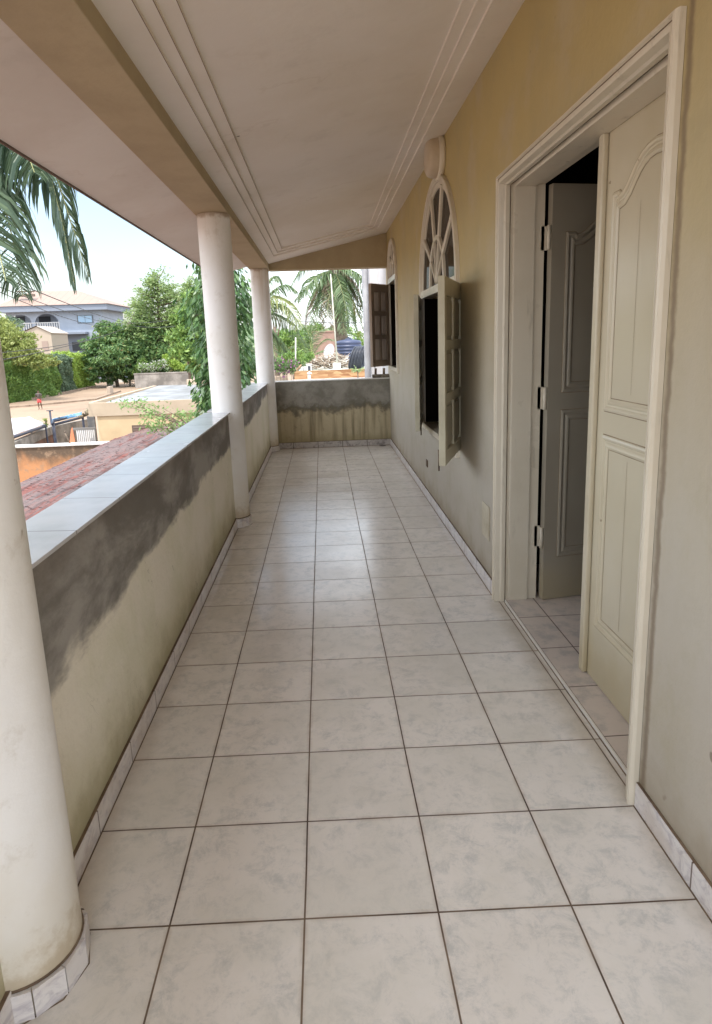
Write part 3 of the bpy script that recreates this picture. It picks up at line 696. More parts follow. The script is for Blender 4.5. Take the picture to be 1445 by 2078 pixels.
# ---- the land
m = MB(); m.add([(-1500, -300, GZ), (1500, -300, GZ), (1500, 2500, GZ), (-1500, 2500, GZ)], [(0, 1, 2, 3)])
g = NG('sandy_earth', .95)
c = g.mix(g.ramp(g.noise(.12, 6, .6), .38, .68), (.31, .222, .155), (.235, .162, .11)); c = g.mix(g.ma('MULTIPLY', g.ramp(g.noise(1.2, 6, .7, stretch=(1, .3, 1)), .5, .72), .5), c, (.20, .138, .095))
far = g.ramp(g.y, 118, 150); c = g.mix(far, c, (.10, .14, .06)); g.col(c); g.bump(g.noise(3, 6), .4, .03)
struct(m.build('ground', [g.m]))
# kerb along the street and a low block
pa, pb, pc = ON(-60, 832, GZ), ON(192, 812, GZ), ON(285, 783, GZ)
def strip(pts, w, h, name, mt, lab=None, cat=None):
    m = MB()
    for a, b in zip(pts[:-1], pts[1:]):
        a, b = Vector(a), Vector(b); d = (b-a).normalized(); nn = Vector((-d.y, d.x, 0))*w/2
        vs = [a-nn, b-nn, b+nn, a+nn]; vs = vs+[v+Vector((0, 0, h)) for v in vs]
        m.add(vs, [(0, 3, 2, 1), (4, 5, 6, 7), (0, 1, 5, 4), (1, 2, 6, 5), (2, 3, 7, 6), (3, 0, 4, 7)])
    return m.build(name, mt)
M_kerb = mat('dusty_kerb', (.24, .17, .125), .9, (2, (.33, .25, .18), .4, .6))
struct(strip([ON(-60, 833, GZ), ON(60, 825, GZ), ON(192, 812, GZ), ON(243, 795, GZ)], .35, .16, 'kerb', M_kerb))
struct(strip([ON(-60, 822, GZ), ON(60, 812, GZ), ON(192, 786, GZ)], .5, .22, 'verge', M_kerb))
m = MB(); a = ON(218, 801, GZ); b = ON(262, 788, GZ); m.box(a.x, a.y, GZ, b.x+1, a.y+1.2, GZ+.9)
tag(m.build('low_wall', mat('tan_block', (.42, .34, .27), .9), at=(a.x, a.y, GZ)), 'low tan block wall at the roadside left of the lattice pole', 'wall')

# ---- hedge in three clipped stretches along the far side of the street
def hedge(u0, v0, u1, v1, h, lm, n, label, wob=.12):
    a, b = ON(u0, v0, GZ), ON(u1, v1, GZ); d = b-a; Ln = d.length; d.normalize(); back = Vector((-d.y, d.x, 0))
    if back.dot((a+b)/2-CV) < 0: back = -back
    t = thing('hedge', label, 'hedge', a, 'clipped hedges along the street')
    core = MB(); q = [a+back*.35+d*.2, b+back*.35-d*.2, b+back*2.2-d*.2, a+back*2.2+d*.2]; q = q+[v+Vector((0, 0, h-.4)) for v in q]
    core.add(q, [(0, 3, 2, 1), (4, 5, 6, 7), (0, 1, 5, 4), (1, 2, 6, 5), (2, 3, 7, 6), (3, 0, 4, 7)]); core.build('stems', mat('hedge_stems', (.05, .055, .03), 1), t)
    s = nrs.rand(n)*Ln; top = nrs.rand(n) < .28; z = np.where(top, h, nrs.rand(n)*h); w = np.where(top, nrs.rand(n)*2.4, 0)
    lump = .35*np.sin(s*1.9+z*1.3)+.25*np.sin(s*.7+z*2.9)+nrs.normal(size=n)*wob
    A = np.array(a); Dv = np.array(d); B = np.array(back)
    P = A+s[:, None]*Dv+(w-.12+lump*.4)[:, None]*B+np.stack([0*s, 0*s, z+np.where(top, lump*.8, 0)], 1)
    D = -B*.6+nrs.normal(size=(n, 3))*.7+np.array([0, 0, .25])
    leaves('foliage', P, D, nrs.uniform(.16, .34, n)*1.25, lm, t)
hedge(-90, 832, 62, 812, 4.0, LG['mid'], 13000, 'dark green clipped hedge nearest the white awning')
hedge(62, 812, 122, 800, 4.1, LG['mid'], 9000, 'bright green clipped hedge in the middle of the row')
hedge(122, 800, 150, 793, 4.2, LG['grey'], 5000, 'grey-green stretch of hedge between two brighter stretches')
hedge(150, 793, 192, 783, 4.4, LG['lime'], 8000, 'lime green end stretch of the hedge nearest the broad-leaved trees')

# ---- trees beyond the street
def B(u, v, Y, r): return (AT(u, v, Y), r)
def at_ground(u, Y): p = AT(u, 750, Y); return (p.x, Y, GZ)
# tall tiered tree
t = thing('tiered_tree', 'tall pale green tree with tiered feathery branches rising above the others', 'tree', at_ground(322, 92), 'trees beyond the street')
tm = MB(); b0 = Vector(at_ground(322, 92)); tp = AT(320, 556, 92); tm.tube([b0, (b0+tp)/2, tp], [.4, .25, .05], 8)
Ps, Ds = [], []
for i in range(170):
    k = (i/169)**.75; vv = 550+k*150; half = 7+k**.75*88
    if 2 < i % 12 < 6: vv += 5
    if k > .78: half *= 1.0
    sd_ = rnd.choice((-1, 1)); c0 = AT(320+rnd.uniform(-4, 4), vv+14, 92)
    tipx = 320+sd_*half*rnd.uniform(.45, 1.08)+(8 if sd_ > 0 else 0); tip = AT(tipx, vv-rnd.uniform(0, 12), 92+rnd.uniform(-4, 4)*(.3+k))
    if i % 3 == 0: tm.tube([c0, (c0+tip)/2-Vector((0, 0, .1)), tip], [.09, .06, .02], 5, cap=False)
    nn = int(55+80*k); s = nrs.rand(nn)**.75
    A_, B_ = np.array(c0), np.array(tip)
    P = A_+(B_-A_)*s[:, None]+nrs.normal(size=(nn, 3))*np.array([.36, .6, .10])
    Ps.append(P); Ds.append(nrs.normal(size=(nn, 3))*np.array([1, 1, .35])+(B_-A_)*.15)
tm.build('trunk', M_bark, t); Ps = np.concatenate(Ps); Ds = np.concatenate(Ds)
for i in range(34):
    k = (i/33)**.8; vv = 566+k*80; c0 = AT(383, vv+12, 89); tip = AT(383+rnd.choice((-1, 1))*(5+k*34)*rnd.uniform(.5, 1), vv-rnd.uniform(0, 8), 89+rnd.uniform(-1.5, 1.5)); s = nrs.rand(70)**.75
    A_, B_ = np.array(c0), np.array(tip); Ps = np.concatenate([Ps, A_+(B_-A_)*s[:, None]+nrs.normal(size=(70, 3))*np.array([.3, .4, .10])]); Ds = np.concatenate([Ds, nrs.normal(size=(70, 3))*np.array([1, 1, .35])])
leaves('crown', Ps, Ds, nrs.uniform(.25, .5, len(Ps)), LG['terminalia'], t)
tree('broadleaf_tree', 'dark broad-leaved tree right of the hedge with orange-tinged leaves', at_ground(235, 90), 10,
     [B(205, 700, 90, 2.4), B(240, 680, 91, 2.6), B(228, 725, 88, 2.6), B(262, 705, 90, 2.7), B(205, 745, 89, 2.1), B(255, 740, 89, 2.3), B(215, 665, 92, 1.6), B(185, 722, 90, 1.3), B(240, 755, 89, 1.6), B(198, 765, 88, 1.3), B(222, 768, 90, 1.2), B(258, 764, 90, 1.2), B(180, 745, 90, 1.0), B(170, 695, 91, .7)],
     LG['dark'], .5, 14000, 'trees beyond the street')
tree('broadleaf_tree', 'wide dark tree behind the grey boundary wall', at_ground(320, 92), 10,
     [B(290, 665, 92, 2.3), B(320, 690, 92, 2.9), B(350, 675, 93, 2.6), B(300, 715, 90, 2.5), B(345, 720, 90, 2.5), B(380, 700, 92, 2.6), B(372, 655, 93, 2.0), B(300, 745, 89, 1.6), B(395, 735, 90, 2.0), B(275, 755, 91, 1.4), B(320, 750, 90, 1.6), B(365, 752, 90, 1.6)],
     LG['dark'], .5, 13000, 'trees beyond the street')
tree('broadleaf_tree', 'fresh green tree overhanging the boundary wall beside the middle column', at_ground(385, 60), 8,
     [B(362, 650, 60, 1.0), B(385, 640, 60, 1.5), B(375, 685, 59, 1.6), B(395, 670, 60, 1.7), B(385, 715, 58, 1.5), B(400, 600, 61, 1.3), B(360, 720, 58, 1.0), B(405, 740, 58, 1.3)],
     LG['mid'], .42, 7000, 'trees beyond the street')
tree('acacia', 'yellow-green feathery tree above the hedge at the left edge', at_ground(5, 70), 8,
     [B(20, 680, 70, 1.7), B(-10, 665, 71, 2.2), B(45, 690, 69, 1.6), B(62, 702, 68, 1.0), B(10, 715, 69, 1.9), B(50, 722, 68, 1.6), B(85, 728, 68, 1.1), B(-30, 700, 70, 2.2), B(75, 740, 68, 1.0), B(108, 733, 69, .8)],
     LG['olive'], .34, 9500, 'trees beyond the street')
tree('round_tree', 'small grey-green round tree in front of the arched balcony', at_ground(30, 95), 9, [B(30, 660, 95, 1.5), B(15, 655, 95, 1.5)], LG['grey'], .3, 1400, 'trees beyond the street')
# far off woods that read as one mass
P, D = [], []
for i in range(420):
    u = rnd.uniform(-120, 820); Y = rnd.uniform(130, 190); top = 12*(.75+.35*math.sin(u*.03)+.2*math.sin(u*.011+2))
    if 430 < u: top *= .92
    x = AT(u, 700, Y).x; zc_ = GZ+rnd.uniform(1, top*.62); q, d = ball(70, (x, Y, zc_), rnd.uniform(2, 4), .6, .7); P.append(q); D.append(d+nrs.normal(size=d.shape)*.8)
P = np.concatenate(P); D = np.concatenate(D)
wd = leaves('distant_trees', P, D, nrs.uniform(.9, 1.9, len(P)), leafmat('distant_leaf', (.14, .22, .11), (.26, .35, .18)), None, .7); wd['kind'] = 'stuff'

# shrubs on the boundary wall
def shrub(name, label, pts, lm, n, ls, base, cat='shrub', group=None, stem=True, mats2=None):
    t = thing(name, label, cat, base, group); b = Vector(base)
    sm_ = MB()
    for c, r in pts: sm_.tube([b, (b+Vector(c))/2+Vector((0, 0, .1)), Vector(c)], [.03+r*.02, .02+r*.01, .008], 5)
    sm_.build('stem', M_bark, t)
    Ps, Ds = [], []; tot = sum(r for _, r in pts)
    for c, r in pts:
        q, d = ball(max(8, int(n*r/tot)), c, r, .25, .8); Ps.append(q); Ds.append(d+nrs.normal(size=d.shape)*.6)
    Ps = np.concatenate(Ps); Ds = np.concatenate(Ds); leaves('foliage', Ps, Ds, nrs.uniform(.7, 1.3, len(Ps))*ls, lm, t)
    if mats2:
        k = nrs.rand(len(Ps)) < mats2[1]; leaves(mats2[2], Ps[k]+Ds[k]*.05, Ds[k], nrs.uniform(.8, 1.3, k.sum())*ls*1.1, mats2[0], t)['kind'] = 'stuff'
    return t
G1 = 'shrubs over the grey boundary wall'
shrub('shrub', 'white-flowering shrub spilling over the grey boundary wall', [B(318, 742, 86, .9), B(306, 748, 86, .6), B(290, 745, 86, .8), B(330, 738, 86, .7)], LG['mid'], 900, .3, at_ground(312, 86.6), group=G1, mats2=(LG['white'], .5, 'blossom'))
shrub('shrub', 'bright lime shrub behind the grey boundary wall', [B(345, 735, 87, 1.0), B(358, 742, 87, .8), B(338, 725, 87, .6), B(372, 746, 87, .7)], LG['lime'], 1400, .3, at_ground(350, 87), group=G1)
shrub('shrub', 'dry yellowish shrub at the right end of the boundary wall', [B(388, 740, 87, .8), B(400, 735, 87, .8), B(380, 750, 87, .4)], LG['olive'], 700, .28, at_ground(392, 87), group=G1)
shrub('shrub', 'dusty shrub by the foot of the lattice pole', [B(282, 745, 88, .7), B(290, 735, 88, .8), B(275, 757, 88, .5)], LG['mid'], 700, .28, at_ground(284, 88), group=G1)
M_gw = mat('weathered_wall', (.36, .33, .30), .9, (.5, (.17, .155, .14), .42, .62), (4, .3))
a, b = AT(272, 760, 85), AT(470, 760, 85)
m = MB(); m.box(a.x, 85, GZ, b.x, 85.25, -1.95); m.box(a.x-.05, 84.94, -1.949, b.x, 85.31, -1.80)
tag(m.build('boundary_wall', M_gw, at=(a.x, 85, GZ)), 'weathered grey boundary wall across the street below the shrubs', 'wall')

# lattice pole and its wires
PB, PTp = AT(270, 780, 91), AT(262, 655, 91); PB = Vector((PB.x, 91, GZ)); PTp = Vector((PTp.x, 91, PTp.z))
LP = thing('lattice_pole', 'pale concrete lattice power pole in front of the dark trees', 'power pole', PB)
m = MB()
for s in (-1, 1):
    for q in (-1, 1):
        m.tube([PB+Vector((s*.42, q*.3, 0)), PTp+Vector((s*.2, q*.15, 0))], .085, 5)
for i in range(15):
    k = i/14; c = PB+(PTp-PB)*k; w = .42-.22*k; c2 = PB+(PTp-PB)*min(1, k+1/14)
    m.box(c.x-w, c.y-.3, c.z-.05, c.x+w, c.y-.2, c.z+.06)
    if i < 14: m.tube([c+Vector((-w if i % 2 else w, -.25, 0)), c2+Vector((w*.95 if i % 2 else -w*.95, -.25, 0))], .045, 4)
M_pole = mat('pole_concrete', (.50, .46, .40), .85, (3, (.36, .33, .28), .4, .6)); m.build('mast', M_pole, LP)
m = MB(); m.box(PTp.x-1.0, PTp.y-.12, PTp.z-.15, PTp.x+1.0, PTp.y-.02, PTp.z-.03); m.build('crossarm', M_pole, LP)
M_wire = mat('cable_black', (.03, .03, .033), .6)
def cable(label, a, b, sag, r, k=14):
    a, b = Vector(a), Vector(b); p = []
    for i in range(k+1):
        t_ = i/k; q = a+(b-a)*t_; q.z -= sag*4*t_*(1-t_); p.append(q)
    m = MB(); m.tube(p, r, 5); tag(m.build('power_cable', M_wire, at=a), label, 'cable', 'overhead wires to the lattice pole')
cable('thick black cable slanting from the upper left down to the lattice pole', AT(-40, 544, 14), PTp, .25, .018)
cable('thin wire from the left edge crossing the arches of the blue-grey house', AT(-30, 571, 20), PTp+Vector((-.4, 0, 0)), .5, .016)
cable('second thin wire just below the first across the blue-grey house', AT(-30, 580, 22), PTp+Vector((-.8, 0, -.1)), .8, .016)
cable('low wire rising from the left hedge to the lattice pole', AT(-20, 735, 40), PTp+Vector((-.2, 0, -.6)), .3, .028)
cable('wire rising from the cream cottage to the lattice pole', AT(0, 716, 40), PTp+Vector((.1, 0, -.4)), .5, .024)
cable('wire running right from the lattice pole into the fresh green tree', PTp, AT(430, 628, 60), .4, .03)
cable('lower wire running right from the lattice pole behind the middle column', PTp+Vector((0, 0, -.3)), AT(430, 648, 60), .5, .03)

# ---- blue-grey villa
M_blue = mat('villa_paint', (.33, .37, .44), .8, (1, (.29, .33, .40), .4, .7)); M_bluesh = mat('villa_trim', (.22, .25, .31), .8)
M_roofp = NG('faded_roof_sheet', .6); g = M_roofp; g.col(g.mix(g.ramp(g.ma('FRACT', g.ma('MULTIPLY', g.x, .8)), .0, .12, 1, 0), (.29, .20, .16), (.22, .15, .12))); M_roofp = g.m
M_pane = mat('villa_pane', (.25, .38, .52), .1); M_void = mat('dark_recess', (.06, .065, .075), .9)
VY = 104.0
V = thing('villa', 'two-storey blue-grey villa with arched balcony and faded pink hipped roof', 'house', at_ground(110, VY))
def px(u, v, Y=VY): return AT(u, v, Y)
eL, eR = px(2, 630).x, px(214, 630).x; zE0, zE1 = px(110, 632).z, px(110, 620).z
xm = px(119, 640).x; zfl = px(60, 677).z
m = MB()
m.box(xm, VY, GZ, eR-.6, VY+11, zE0)               # right block
m.box(eL+.6, VY+3.2, GZ, xm, VY+11, zE0)           # wall behind the balcony
m.box(eL+.6, VY, zfl-.3, xm, VY+3.2, zfl+.9 if False else zfl)   # balcony slab
wz0, wz1 = px(60, 655).z, px(60, 627).z
r = (px(118, 650).x-px(70, 650).x)/2*.98
arcs = []; cx_ = px(94, 650).x; xx = cx_
loops = [[(eL+.6, wz0-.0), (xm-.01, wz0), (xm-.01, zE0), (eL+.6, zE0)]]
out_ = [(eL+.6, wz0)]
cs = [cx_-2*(r+.28)*k for k in (2, 1, 0)]
for c_ in cs:
    if c_-r < eL+.7: continue
    out_ += [(c_-r, wz0)]+[(c_-r*math.cos(PI*i/14), wz0+r*.72*math.sin(PI*i/14)) for i in range(1, 14)]+[(c_+r, wz0)]
out_ += [(xm-.01, wz0), (xm-.01, zE0), (eL+.6, zE0)]
m.prism([out_], lambda a, b, d: (a, d, b), VY+.1, VY+.4)
for c_ in cs: 
    if c_-r > eL+.7: m.box(c_-r-.5, VY+.1, zfl, c_-r, VY+.4, wz0-.001)
m.build('wall', M_blue, V)
m = MB(); m.box(px(101, 690).x, VY-2.0, px(0, 722).z, px(182, 690).x, VY-.01, zfl-.35); 
m = MB(); m.box(px(101, 690).x, VY-.03, px(0, 725).z, px(180, 690).x, VY-.005, zfl-.3); m.build('porch_wall', M_bluesh, V)
m = MB(); m.box(px(100, 690).x, VY-1.5, zfl-.32, px(182, 690).x, VY-.031, zfl-.02); m.build('porch_slab', M_bluesh, V)
def rect(nm, u0, v0, u1, v1, Y, mt, th=.08, par=V):
    a, b = AT(u0, v1, Y), AT(u1, v0, Y); m = MB(); m.box(a.x, Y-th, a.z, b.x, Y, b.z); return m.build(nm, mt, par)
f = rect('window', 158, 639, 188, 656, VY-.01, mat('window_frame_dark', (.10, .11, .12), .5), .1)
for u in (159.5, 174): rect('pane', u, 640.5, u+12, 654.5, VY-.115, M_pane, .03, f)
rect('door', 148, 693, 176, 712, VY-.04, M_void, .05); rect('door', 80, 642, 102, 655, VY+3.19, M_void, .05); rect('door', 20, 642, 50, 655, VY+3.19, M_void, .05)
m = MB(); zb = zfl+.02
bal = []
for k in range(44):
    x = xm-.15-k*.36
    if x < eL+.6: break
    m.box(x-.07, VY+.12, zfl, x+.07, VY+.26, wz0-.12); 
m.box(eL+.6, VY+.05, wz0-.12, xm, VY+.32, wz0); m.build('balustrade', mat('baluster_white', (.62, .62, .62), .7), V)
m = MB(); m.box(eL-.2, VY-1.2, zE0, eR+.6, VY+12.2, zE1); m.build('fascia', M_bluesh, V)
r0, r1 = AT(66, 591, VY+5.5), AT(158, 590, VY+5.5)
m = MB(); m.add([(eL-.4, VY-1.4, zE1), (eR+.9, VY-1.4, zE1), (eR+.9, VY+12.4, zE1), (eL-.4, VY+12.4, zE1), (r0.x, VY+5.5, r0.z), (r1.x, VY+5.5, r1.z)],
                [(0, 1, 5, 4), (1, 2, 5), (2, 3, 4, 5), (3, 0, 4), (3, 2, 1, 0)]); m.build('roof', M_roofp, V)
m = MB(); a = px(28, 600); b = px(62, 590); m.box(a.x, VY+1, a.z-.1, b.x, VY+1.5, a.z+.25); m.box(a.x, VY+.9, b.z-.05, b.x, VY+1.6, b.z+.08); m.tube([(a.x+.5, VY+1.2, a.z), (a.x+.5, VY+1.2, b.z)], .05, 5); m.tube([(b.x-.5, VY+1.2, a.z-.3), (b.x-.5, VY+1.2, b.z)], .05, 5); m.build('roof_rack', M_bark, V)
# cream cottage in front
CY = 93.0
K = thing('cottage', 'small cream gabled outbuilding with two brown shutters in front of the villa', 'house', at_ground(80, CY))
a, b, c_ = AT(38, 690, CY), AT(105, 690, CY), AT(74, 663, CY); ze = AT(70, 677, CY).z
m = MB(); m.prism([[(a.x, GZ), (b.x, GZ), (b.x, ze), (c_.x, c_.z), (a.x, ze)]], lambda p, q, d: (p, d, q), CY, CY+6); m.build('wall', mat('cottage_plaster', (.42, .35, .28), .85), K)
m = MB(); m.add([(a.x-.2, CY-.2, ze), (c_.x, CY-.2, c_.z+.12), (b.x+.2, CY-.2, ze), (a.x-.2, CY+6.2, ze), (c_.x, CY+6.2, c_.z+.12), (b.x+.2, CY+6.2, ze)], [(0, 1, 4, 3), (1, 2, 5, 4)]); m.build('roof', mat('cottage_roof', (.40, .34, .29), .8), K)
for u0, v0, u1, v1 in ((62, 696, 72, 712), (87, 692, 97, 711)): rect('shutter', u0, v0, u1, v1, CY-.01, mat('cottage_shutter', (.33, .25, .21), .8), .05, K)
# white gateposts at the end of the street
for i, (u, v, lab) in enumerate(((222, 783, 'white gatepost left of the tan block'), (233, 781, 'slim white gatepost between two others at the street end'), (243, 776, 'white gatepost nearest the lattice pole'))):
    p = ON(u, v, GZ); m = MB(); m.box(p.x-.35, p.y, GZ, p.x+.35, p.y+.5, GZ+1.9+.3*i); m.box(p.x-.45, p.y-.1, GZ+1.9+.3*i, p.x+.45, p.y+.6, GZ+2.05+.3*i)
    tag(m.build('gatepost', mat('post_white', (.66, .64, .60), .8), at=(p.x, p.y, GZ)), lab, 'gatepost', 'white gateposts at the street end')

# ---- person walking on the road
pf = ON(82, 831, GZ); PE = None
def skin(name, nodes, edges, m, parent=None, at=(0, 0, 0), sub=1):
    me = bpy.data.meshes.new(name); me.from_pydata([n[0] for n in nodes], edges, []); me.materials.append(m)
    o = bpy.data.objects.new(name, me); COL.objects.link(o); o.location = at
    if parent: o.parent = parent
    md = o.modifiers.new('skin', 'SKIN'); me.skin_vertices.new() if not me.skin_vertices else None
    for i, n in enumerate(nodes):
        sv = me.skin_vertices[0].data[i]; sv.radius = (n[1], n[1] if len(n) < 3 else n[2]); sv.use_root = i == 0
    md.use_smooth_shade = True
    if sub: s_ = o.modifiers.new('sub', 'SUBSURF'); s_.levels = sub; s_.render_levels = sub
    return o
body = [((0, 0, .92), .13, .09), ((0, 0, 1.15), .12, .085), ((0, 0, 1.38), .155, .095), ((0, 0, 1.47), .055), ((0, .01, 1.56), .075, .085), ((0, .01, 1.68), .07, .085),
        ((-.19, 0, 1.40), .05), ((-.25, .02, 1.13), .038), ((-.29, -.04, .90), .03), ((-.30, -.06, .82), .034),
        ((.19, 0, 1.40), .05), ((.26, -.02, 1.14), .038), ((.24, -.16, .97), .03), ((.235, -.22, .93), .034),
        ((-.09, 0, .86), .085), ((-.10, -.06, .48), .055), ((-.10, .02, .08), .036), ((-.10, -.12, .035), .035),
        ((.09, 0, .86), .085), ((.10, .03, .48), .055), ((.10, .16, .10), .036), ((.10, .06, .035), .035)]
be = [(0, 1), (1, 2), (2, 3), (3, 4), (4, 5), (2, 6), (6, 7), (7, 8), (8, 9), (2, 10), (10, 11), (11, 12), (12, 13), (0, 14), (14, 15), (15, 16), (16, 17), (0, 18), (18, 19), (19, 20), (20, 21)]
pe = skin('person', body, be, mat('skin_dark', (.10, .055, .035), .6), at=pf)
tag(pe, 'person in dark top and red shorts walking along the sandy street', 'person')
skin('shirt', [((0, 0, .98), .145, .105), ((0, 0, 1.15), .135, .10), ((0, 0, 1.40), .175, .108), ((-.21, 0, 1.39), .065), ((-.25, .02, 1.20), .055), ((.21, 0, 1.39), .065), ((.25, -.01, 1.20), .055)], [(0, 1), (1, 2), (2, 3), (3, 4), (2, 5), (5, 6)], mat('shirt_dark', (.09, .075, .07), .8), pe)
skin('shorts', [((0, 0, 1.0), .15, .11), ((0, 0, .88), .15, .115), ((-.10, -.02, .70), .105), ((-.10, -.04, .58), .10), ((.10, .01, .70), .105), ((.10, .02, .58), .10)], [(0, 1), (1, 2), (2, 3), (1, 4), (4, 5)], mat('shorts_red', (.62, .07, .07), .8), pe)
skin('hair', [((0, .02, 1.70), .085, .095), ((0, .03, 1.76), .06, .07)], [(0, 1)], mat('hair_black', (.015, .012, .01), .9), pe)

# ---- low cream house with a sheet roof, just beyond the tiled lean-to
HY = 22.5
hl, hr = AT(193, 830, HY).x, AT(560, 830, HY).x; bt, bb = AT(300, 814, HY).z, AT(300, 841, HY).z
Hc = thing('low_house', 'low cream single-storey house with fascia band, louvred window and pale corrugated roof', 'house', (hl+3, HY, GZ))
M_cream = mat('cream_plaster', (.58, .43, .26), .85, (1.5, (.50, .37, .22), .4, .7), (10, .2)); M_band = mat('cream_band', (.46, .37, .27), .85, (1.2, (.39, .31, .22), .4, .7), (10, .2))
m = MB(); m.box(hl+.02, HY+.06, GZ, hr, HY+9.2, bb-.001); m.build('wall', M_cream, Hc)
m = MB(); m.box(hl-.25, HY, bb, hr, HY+9.4, bt-.12); m.box(hl-.25, HY, bt-.12, hr, HY+.14, bt); m.box(hl-.25, HY+.14, bt-.12, hl-.1, HY+9.4, bt+.02); m.build('fascia_band', M_band, Hc)
nx_ = 130; rows_ = []; m = MB(); x0_, x1_ = hl+.1, hr
vs = []; 
for j in range(2):
    for i in range(nx_*2):
        x = x0_+(x1_-x0_)*i/(nx_*2-1); vs.append((x, HY+.3+j*8.7, bt-.09+.28*j*.35+.03*(i % 2)))
k2 = nx_*2; m.add(vs, [(i, i+1, k2+i+1, k2+i) for i in range(k2-1)])
M_sheet = NG('zinc_sheet', .45); g = M_sheet; g.col(g.mix(g.ramp(g.noise(.9, 6, .65), .42, .66), (.40, .40, .41), (.25, .245, .24))); g.b.inputs['Metallic'].default_value = .25; M_sheet = g.m
m.build('roof_sheet', M_sheet, Hc, fixn=False)
m = MB(); m.box(hl+1.5, HY+9.0, bt-.1, hr, HY+9.3, bt+.28); m.build('back_parapet', mat('tan_parapet', (.50, .38, .28), .9), Hc)
w0, w1 = AT(268, 863, HY+.06), AT(306, 886, HY+.06)
m = MB(); m.box(w0.x, HY+.02, w1.z-.3, w1.x, HY+.059, w0.z); wv = m.build('window', mat('louvre_frame', (.12, .085, .065), .7), Hc)
m = MB()
for i in range(9): z = w0.z-.06-i*.085; m.box(w0.x+.05, HY-.01, z-.05, w1.x-.05, HY+.0195, z)
m.build('louvre', mat('louvre_brown', (.20, .14, .11), .6), wv)
# concrete yard wall running back to the house, gate with white bars
M_yard = mat('yard_concrete', (.33, .30, .26), .9, (2.5, (.17, .15, .13), .4, .66), (8, .5))
zt = -1.62
ya, yb, yc_ = ON(20, 899, zt), ON(104, 864, zt), ON(186, 847, zt)
YW = thing('yard_wall', 'grey concrete yard wall running back to the low house', 'wall', (ya.x, ya.y, GZ))
def wallseg(nm, a, b, z0, z1, th, mt, par):
    a, b = Vector((a.x, a.y, 0)), Vector((b.x, b.y, 0)); d = (b-a).normalized(); n_ = Vector((-d.y, d.x, 0))*th/2
    m = MB(); q = [a-n_, b-n_, b+n_, a+n_]; vs = [v+Vector((0, 0, z0)) for v in q]+[v+Vector((0, 0, z1)) for v in q]
    m.add(vs, [(0, 3, 2, 1), (4, 5, 6, 7), (0, 1, 5, 4), (1, 2, 6, 5), (2, 3, 7, 6), (3, 0, 4, 7)]); return m.build(nm, mt, par)
wallseg('beam', ya, yb, zt-.32, zt, .2, M_yard, YW); wallseg('brick_infill', ya, yb, GZ, zt-.321, .14, mat('brick_brown', (.22, .11, .075), .9, (3, (.12, .08, .06), .4, .6)), YW)
wallseg('panel', yb, yc_, GZ, zt-.02, .16, M_yard, YW)
p_ = yb; m = MB(); m.box(p_.x-.14, p_.y-.14, GZ, p_.x+.14, p_.y+.14, zt+.02); m.build('pier', M_yard, YW)
GT = thing('gate', 'low gate of white and grey vertical bars beside the cream house', 'gate', (AT(168, 880, 23.4).x, 23.4, GZ))
a, b = AT(145, 869, 23.4), AT(194, 867, 23.4); m = MB(); m.box(a.x, 23.4, a.z-.08, b.x, 23.46, a.z); m.box(a.x, 23.4, GZ+.1, a.x+.07, 23.46, a.z-.081); m.box(a.x+.0705, 23.41, GZ+.1, b.x, 23.45, GZ+.18); m.build('frame', mat('gate_grey', (.20, .19, .18), .6), GT)
for k in range(10):
    x = a.x+.16+k*(b.x-a.x-.2)/10; m = MB(); m.box(x, 23.41, GZ+.185, x+.045, 23.44, a.z-.085); m.build('bar', mat('gate_white', (.66, .66, .66), .5), GT)
m = MB(); a, b = AT(176, 845, 24.2), AT(194, 870, 24.2); m.box(a.x, 24.2, GZ, b.x, 24.3, a.z); tag(m.build('sheet_fence', mat('dark_sheet', (.10, .10, .10), .6, (3, (.19, .18, .17), .4, .6)), at=(a.x, 24.2, GZ)), 'dark metal sheet fence behind the barred gate against the cream house', 'fence')
# white and blue awnings beyond the yard wall
def awning(name, label, quad, mt, under, cat='awning', bulge=.15):
    t = thing(name, label, cat, ((quad[0].x+quad[2].x)/2, (quad[0].y+quad[2].y)/2, GZ))
    m = MB(); n = 10; vs = []
    for j in range(n+1):
        for i in range(n+1):
            u, v = i/n, j/n; p = quad[0]*(1-u)*(1-v)+quad[1]*u*(1-v)+quad[2]*u*v+quad[3]*(1-u)*v
            vs.append((p.x, p.y, p.z+bulge*math.sin(PI*u)*math.sin(PI*v)+.012*math.sin(i*2.3+j)))
    m.add(vs, [(j*(n+1)+i, j*(n+1)+i+1, (j+1)*(n+1)+i+1, (j+1)*(n+1)+i) for j in range(n) for i in range(n)], sm=True)
    o = m.build('canopy', mt, t); so_ = o.modifiers.new('solid', 'SOLIDIFY'); so_.thickness = .03
    for q in quad: m = MB(); m.tube([(q.x, q.y, GZ), (q.x, q.y, q.z-.03)], .035, 6); m.build('post', under, t)
    m = MB()
    for a_, b_ in ((0, 1), (1, 2), (2, 3), (3, 0)): m.tube([quad[a_]-Vector((0, 0, .09)), quad[b_]-Vector((0, 0, .09))], .05, 6)
    m.build('frame', under, t)
M_wt = mat('white_tarp', (.74, .72, .80), .5, (1, (.70, .68, .76), .4, .7)); M_bt = mat('blue_tarp', (.10, .30, .52), .4, (4, (.45, .55, .62), .52, .7)); M_nav = mat('navy_frame', (.04, .045, .07), .6)
def shift(p, z): return Vector((p.x, p.y, z))
awning('awning', 'white canvas awning over a stall beyond the yard wall', [ON(-40, 905, -1.45), ON(92, 860, -1.35), ON(60, 846, -1.15), ON(-60, 858, -1.15)], M_wt, M_nav)
